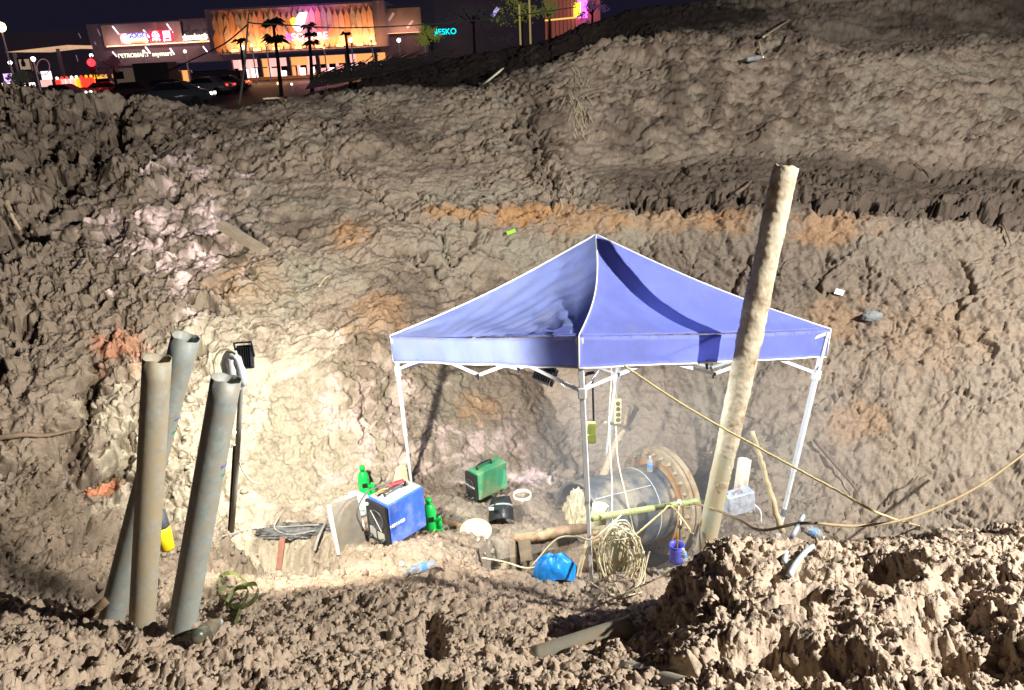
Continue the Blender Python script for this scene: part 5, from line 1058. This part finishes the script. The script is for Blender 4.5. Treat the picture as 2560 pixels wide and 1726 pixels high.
bm = B(); tube(bm, [P(108 + 16 * math.cos(t), 168 + 20 * math.sin(t), 94) for t in np.linspace(0, 6.28, 30)], .05, 5, False); part('hoop', bm, mat('hoop_glow', (.5, .3, .3), .6, emit=((.5, .25, .3), .4)), sl)
# street lamps
def lamp(x, y, Y, r, c, st, label, by=None):
    p = P(x, y, Y); o = root('street_lamp', label, 'street lamp', (p.x, Y, GZ), group='street lamps along the far road')
    bm = B(); tube(bm, [(p.x, Y, GZ), p], .05 + Y * .0003, 6); part('lamp_post', bm, mat('lamp_post_paint', (.35, .33, .36), .5, emit=((.5, .4, .5), .12)), o)
    bm = B(); bmesh.ops.create_icosphere(bm, subdivisions=2, radius=r, matrix=Matrix.Translation(p)); part('lamp_head', bm, EMIT('lamp_glow_%d_%d' % (int(c[1] * 100), int(st)), c, st), o, True)
wc, oc = (1, .95, .95), (1, .55, .2)
for x, y, Y, r, c, st, lb in ((2, 68, 90, .50, (1, .62, .25), 8, 'big amber street lamp at the far left edge'), (25, 157, 100, .22, wc, 6, 'white lamp just above the violet shop panel at the left'), (83, 148, 100, .26, wc, 6, 'white lamp right beside the billboard'), (228, 139, 100, .20, wc, 6, 'small white lamp above the red traffic light'),
    (359, 129, 110, .18, sgG and (1, 1, .9), 4, 'thin post with a lamp touching the first pale green sign'), (462, 129, 110, .20, wc, 5, 'white lamp right of the second pale green sign'), (606, 119, 105, .26, wc, 6, 'white lamp behind the leaning dark pole'), (629, 114, 110, .18, oc, 5, 'orange-white lamp between the dark pole and the tall palm'),
    (664, 106, 112, .20, oc, 5, 'amber lamp left of the tall palm crown'), (810, 120, 110, .14, oc, 3, 'dim lamp post under the right part of the orange facade'), (877, 101, 105, .26, wc, 6, 'white lamp right of the small palm'), (928, 96, 110, .2, oc, 5, 'amber lamp at the right corner of the orange facade'), (997, 101, 105, .24, wc, 6, 'white lamp below the lit niche'), (1061, 95, 105, .16, oc, 4, 'small lamp left of the cyan sign'),
    (696, 209, 70, .13, oc, 4, 'low lamp below the shop windows, left one'), (729, 211, 70, .10, wc, 4, 'low lamp below the shop windows, right one'), (406, 230, 60, .09, wc, 4, 'tiny lamp above the dark container')): lamp(x, y, Y, r, c, st, lb)
tl = root('traffic_light', 'glowing red traffic light on a mast at the left', 'traffic light', (P(228, 157, 75).x, 75, GZ)); p = P(228, 157, 75)
bm = B(); tube(bm, [(p.x + .1, 75.1, GZ), p + Vector((.1, .1, .6))], .07, 8); part('mast', bm, BLK, tl); bm = B(); box(bm, p + Vector((0, .12, -.25)), (.55, .2, 1.2)); part('signal_head', bm, BLK, tl)
bm = B(); bmesh.ops.create_icosphere(bm, subdivisions=2, radius=.34, matrix=Matrix.Translation(p)); part('red_lens', bm, EMIT('red_signal', (1, .02, .03), 5), tl, True)
l = bpy.data.lights.new('red_glow', 'POINT'); l.energy = 60; l.color = (1, .05, .05); o = bpy.data.objects.new('red_glow', l); COL.objects.link(o); o.parent = tl; o.location = rmat(tl).inverted() @ (p + Vector((0, -.6, 0)))
# palms
LEAF = mat('dark_palm_leaf', (.03, .04, .02), .7, noise=.3, scale=3); TRK = mat('dark_trunk', (.05, .035, .03), .9)
def palm(x, yb, ct, s, Y, label, n=30):
    p0 = P(x + 4, yb, Y); p0.z = GZ; o = root('palm_tree', label, 'palm tree', p0, group='palms in front of the mall'); cs = [P(cx, cy, Y) for cx, cy in ct]
    bm = B(); tube(bm, [p0, cs[-1].lerp(p0, .5) + Vector((.05, 0, 0)), cs[-1]], [.17, .13, .10], 8, wob=.1); part('trunk', bm, TRK, o)
    for c in cs:
        for k in range(n):
            t = 2 * math.pi * k / n + random.random() * .4; e = random.uniform(-.3, .9); L = s * random.uniform(.6, 1.05); d = Vector((math.cos(t), math.sin(t) * .8, 0))
            pts = [c, c + d * L * .5 + Vector((0, 0, L * (.25 + .3 * e))), c + d * L + Vector((0, 0, L * (-.15 + .4 * e)))]
            bm = B(); cp = curve(pts, 6); L_ = []
            for i, q in enumerate(cp):
                w = .22 * s * math.sin(math.pi * (.12 + .85 * i / 6)); sd = d.cross(Vector((0, 0, 1))); L_.append((bm.verts.new(q + sd * w - Vector((0, 0, w * .8))), bm.verts.new(q), bm.verts.new(q - sd * w - Vector((0, 0, w * .8)))))
            for A, Q_ in zip(L_[:-1], L_[1:]): bm.faces.new((A[0], A[1], Q_[1], Q_[0])); bm.faces.new((A[1], A[2], Q_[2], Q_[1]))
            part('frond', bm, LEAF, o)
palm(693, 192, [(690, 104), (683, 62)], 1.15, 62, 'tallest palm, right in front of the orange facade left of the emblem', 22)
palm(771, 190, [(779, 110), (775, 90), (771, 68)], .75, 62, 'slim palm covering the last letters of the mall name', 16)
palm(603, 190, [(601, 106)], .9, 80, 'small palm behind the leaning dark pole', 16); palm(866, 150, [(864, 87)], .75, 80, 'small palm right of the mall name', 16)
# leafy trees and street greenery
def tree(x, y, w, h, Y, c, label, seed, n=420):
    random.seed(seed); cc = P(x, y, Y); k = Y / F * 1.05; o = root('street_tree', label, 'tree', (cc.x, Y, GZ), group='street trees beyond the berm')
    bm = B(); tube(bm, [(cc.x, Y, GZ), (cc.x + .1, Y, cc.z)], [.16, .08], 7)
    for q in range(6): t = q * 1.05; tube(bm, [(cc.x, Y, cc.z - h * k * .3), cc + Vector((math.cos(t) * w * k * .35, math.sin(t) * w * k * .3, random.uniform(-.1, .35) * h * k))], [.06, .02], 5)
    part('trunk', bm, TRK, o); bm = B()
    cl = [(random.gauss(0, .32), random.gauss(0, .32), random.gauss(0, .3)) for _ in range(12)]
    for i in range(n):
        a = cl[i % 12]; p = cc + Vector(((a[0] + random.gauss(0, .12)) * w * k, (a[1] + random.gauss(0, .12)) * w * k, (a[2] + random.gauss(0, .10)) * h * k)); u = Vector([random.gauss(0, 1) for _ in range(3)]).normalized(); v = u.orthogonal().normalized(); s = k * random.uniform(2, 4.5)
        bm.faces.new([bm.verts.new(q) for q in (p - u * s, p + v * s * .5, p + u * s, p - v * s * .5)])
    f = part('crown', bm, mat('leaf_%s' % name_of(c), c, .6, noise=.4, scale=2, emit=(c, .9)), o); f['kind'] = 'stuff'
def name_of(c): return '%d_%d' % (int(c[0] * 999), int(c[1] * 999))
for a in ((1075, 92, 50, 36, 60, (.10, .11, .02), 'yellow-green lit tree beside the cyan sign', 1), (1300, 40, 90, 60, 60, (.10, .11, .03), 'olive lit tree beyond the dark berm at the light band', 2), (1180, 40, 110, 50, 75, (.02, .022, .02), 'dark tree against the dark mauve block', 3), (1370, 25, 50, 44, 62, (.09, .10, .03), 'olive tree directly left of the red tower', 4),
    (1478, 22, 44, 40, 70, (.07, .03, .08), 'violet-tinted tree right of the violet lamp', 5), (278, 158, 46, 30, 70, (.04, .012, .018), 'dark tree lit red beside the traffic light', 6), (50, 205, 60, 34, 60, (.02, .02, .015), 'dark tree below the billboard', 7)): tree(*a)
random.seed(5)
for x, y0, y1, lb in ((1299, 12, 72, 'pale thin post left of the olive trees'), (1324, -5, 66, 'second pale thin post with a light band beside it')):
    a, b = P(x, y1, 58), P(x - 1, y0, 58); bm = B(); tube(bm, [(a.x, 58, GZ), b], .07, 6); tagm(part('thin_post', bm, mat('post_warm', (.5, .42, .2), .6, emit=((.8, .6, .2), .35)), None), lb, 'post', 'pale posts beyond the berm')
# leaning pole with wires on the near ridge
p0, p1 = P(597, 262, 13.4), P(622, 33, 13.4); lpo = root('leaning_wire_pole', 'thin dark pole leaning on the near ridge and carrying a wire', 'pole', p0)
DK = mat('black_bamboo', (.02, .018, .018), .8); bm = B(); tube(bm, curve([p0, p0.lerp(p1, .45) + Vector((.02, 0, 0)), p1], 10, .004), [.022 - .001 * i for i in range(11)], 7); part('pole_shaft', bm, DK, lpo)
bm = B(); tube(bm, curve([P(619, 62, 13.4), P(560, 110, 14.5), P(480, 150, 16), P(415, 180, 17.5)], 30), .012, 5); part('wire', bm, DK, lpo)
bm = B(); tube(bm, curve([P(622, 48, 13.4), P(628, 58, 13.5), P(700, 62, 15), P(860, 70, 17), P(1060, 62, 18), P(1250, 45, 19), P(1440, 18, 20)], 60), .012, 5); part('wire', bm, DK, lpo)
# tangle of reeds on the berm
bm = B()
for k in range(420):
    x = random.uniform(760, 1075); yb = 214 - (x - 760) * .17; p = P(x, yb, 17.6) - Vector((0, 0, .08)); h = random.uniform(.15, .45); dx = random.uniform(.2, .9)
    tube(bm, [p, p + Vector((dx * .4, 0, h * .7)), p + Vector((dx, random.uniform(-.1, .1), h * random.uniform(.7, 1.1)))], .008, 3, False)
tagm(part('reed_tangle', bm, mat('black_reed', (.03, .02, .02), .8), None), 'tangle of dark reeds along the top of the berm before the shop lights', 'reeds', None, 'stuff')
# vehicles on the road
def car(x, Y, yaw, c, label, s=1.0, kind='car'):
    p = P(x, 200, Y); o = root('parked_car' if kind == 'car' else kind, label, kind.replace('_', ' '), (p.x, Y, GZ), yaw, group='cars on the far road'); m = mat('car_paint_%s' % name_of(c), c, .2, noise=.02); L, Wd = 4.3 * s, 1.75 * s
    bm = B(); pr = [(-L / 2, .35), (-L / 2, .85), (-L * .40, .98), (-L * .30, 1.0), (-L * .17, 1.45), (L * .14, 1.48), (L * .30, 1.02), (L * .46, .88), (L / 2, .7), (L / 2, .35)]
    vs = [[bm.verts.new((a, sy * Wd / 2 * (.86 if b > 1.1 else 1), b * s)) for a, b in pr] for sy in (-1, 1)]
    bm.faces.new(vs[0]); bm.faces.new(vs[1][::-1])
    for i in range(len(pr)): j = (i + 1) % len(pr); bm.faces.new((vs[0][j], vs[0][i], vs[1][i], vs[1][j]))
    bmesh.ops.recalc_face_normals(bm, faces=bm.faces[:]); bmesh.ops.bevel(bm, geom=bm.edges[:], offset=.05, segments=2, affect='EDGES'); part('body', bm, m, o, True, world=False)
    gl_ = mat('car_glass', (.02, .02, .025), .05)
    for sy in (-1, 1):
        bm = B(); pg = [(-L * .27, 1.03), (-L * .16, 1.38), (L * .12, 1.40), (L * .25, 1.03)]; bm.faces.new([bm.verts.new((a, sy * Wd / 2 * (.90 if b > 1.1 else 1.012), b * s)) for a, b in pg]); part('side_window', bm, gl_, o, world=False)
        for wx in (-L * .31, L * .31):
            bm = B(); lathe(bm, (wx, sy * Wd * .46 - sy * .1, .33 * s), (0, sy, 0), [(.33 * s, 0), (.33 * s, .18), (.2, .19)], 16); part('wheel', bm, BLK, o, world=False)
        bm = B(); box(bm, (L / 2 - .02, sy * Wd * .36, .72 * s), (.10, .34, .16)); part('headlight', bm, EMIT('headlight_glow', (1, .95, .85), 4), o, world=False)
        bm = B(); box(bm, (-L / 2 + .02, sy * Wd * .36, .80 * s), (.10, .30, .14)); part('tail_light', bm, EMIT('tail_glow', (1, .05, .03), 3), o, world=False)
    return o
for x, Y, yaw, c, lb in ((300, 84, .2, (.10, .10, .11), 'dark car furthest left of the row in front of the arcade'), (330, 62, .1, (.14, .05, .04), 'dark red car just above the soil ridge'), (432, 50, .15, (.10, .11, .12), 'dark sedan with gleams on its roof, nearest the ridge'), (415, 66, .05, (.02, .02, .03), 'black car behind the nearest sedan'),
    (515, 70, math.pi - .2, (.25, .24, .24), 'grey car with tail and head lights below the low boxy trailer'), (560, 76, math.pi, (.08, .08, .08), 'dark car left of the leaning wire pole'), (255, 76, .3, (.3, .1, .08), 'reddish car under the traffic light'), (150, 74, .1, (.25, .25, .28), 'pale grey car right of the billboard'), (200, 92, 0, (.35, .05, .05), 'red car left of the traffic light')): car(x, Y, yaw, c, lb)
# lorry and site boxes
def lorry():
    p = P(350, 200, 72); o = root('lorry', 'beige cab lorry standing before the glowing arcade', 'lorry', (p.x, 72, GZ)); w = 72 / F * 1.05
    bm = B(); box(bm, (p.x - .9, 72, GZ + 1.45), (1.7, 2.2, 2.1), None, .12); part('cab', bm, mat('beige_cab', (.45, .34, .24), .5, emit=((.6, .4, .28), .10)), o)
    bm = B(); box(bm, (p.x + 1.5, 72, GZ + 1.7), (2.9, 2.2, 2.2), None, .04); part('cargo_box', bm, mat('dark_cargo', (.06, .05, .05), .6), o)
    bm = B(); box(bm, (p.x - 1.2, 70.88, GZ + 1.95), (.8, .03, .6)); part('cab_window', bm, mat('car_glass', (.02, .02, .025), .05), o)
    for x in (-1.0, 1.0, 2.2): bm = B(); lathe(bm, (p.x + x, 70.9, GZ + .42), (0, 1, 0), [(.42, 0), (.42, .25)], 16); part('wheel', bm, BLK, o)
lorry()
def crate(x0, y0, x1, y1, Y, d, c, label, name='site_container'):
    a, b = P(x0, y0, Y), P(x1, y1, Y); bm = B(); box(bm, ((a.x + b.x) / 2, Y + d / 2, (GZ + b.z) / 2), (b.x - a.x, d, b.z - GZ), None, .03); o = tagm(part(name, bm, mat('container_%s' % name_of(c), c, .6, noise=.1, scale=1), None), label, 'container', 'dark containers along the far road')
    n = int((b.x - a.x) / .28)
    for k in range(1, n): bm = B(); box(bm, (a.x + (b.x - a.x) * k / n, Y - .02, (GZ + b.z) / 2), (.07, .04, (b.z - GZ) * .94)); part('rib', bm, mat('container_%s' % name_of(c), c, .6), o)
crate(380, 234, 503, 207, 74, 2.4, (.02, .02, .025), 'long black container behind the gleaming sedan')
crate(484, 220, 598, 176, 84, 2.4, (.09, .07, .08), 'grey-mauve boxy container left of the shop windows'); crate(240, 215, 272, 196, 80, 2.0, (.05, .04, .045), 'small dark container below the traffic light')
pl = root('red_market_stall', 'red lit market stalls under the traffic light', 'stall', P(200, 225, 86))
for k in range(9):
    x = 150 + k * 12; a = P(x, 205 - k * .8, 86); bm = B(); box(bm, (a.x, 86, (a.z + GZ) / 2 + .6), (.6, .6, .9)); part('stall_panel', bm, random.choice([REDS, REDS, sgO, PKS]), pl)
    bm = B(); bmesh.ops.create_icosphere(bm, subdivisions=1, radius=.16, matrix=Matrix.Translation((a.x, 85.6, a.z + .35))); part('stall_lamp', bm, random.choice([sgO, WSH, REDS]), pl)
for x, y, Y, c in ((1992, 22, 26, (1, .8, .5)), (1505, 28, 24, (1, .75, .5)), (1778, 30, 30, (1, .8, .55)), (2220, 4, 30, (1, .7, .2)), (1870, 1, 30, (1, .75, .3))): pass
# thin welding smoke hanging in the pit under the canopy
bm = B(); bmesh.ops.create_icosphere(bm, subdivisions=3, radius=1)
c = Vector((1.7, 6.9, -3.7)); X = np.array([v.co[:] for v in bm.verts]).astype(np.float32); h = 1 + .25 * fbm(X * 1.5, 2, 4000)
for v, k in zip(bm.verts, h): v.co = c + Vector((v.co.x * 1.75, v.co.y * 1.0, v.co.z * 1.15)) * float(k)
sm = bpy.data.materials.new('welding_smoke'); sm.use_nodes = True; nt = sm.node_tree; nt.nodes.remove(nt.nodes['Principled BSDF'])
pv = nt.nodes.new('ShaderNodeVolumePrincipled'); pv.inputs['Color'].default_value = (.95, .97, 1, 1); pv.inputs['Density'].default_value = .13; pv.inputs['Anisotropy'].default_value = .25
nt.links.new(pv.outputs[0], nt.nodes['Material Output'].inputs['Volume'])
tagm(part('smoke', bm, sm, None, True), 'faint white smoke hanging in the pit around the black pipe', 'smoke', None, 'stuff')
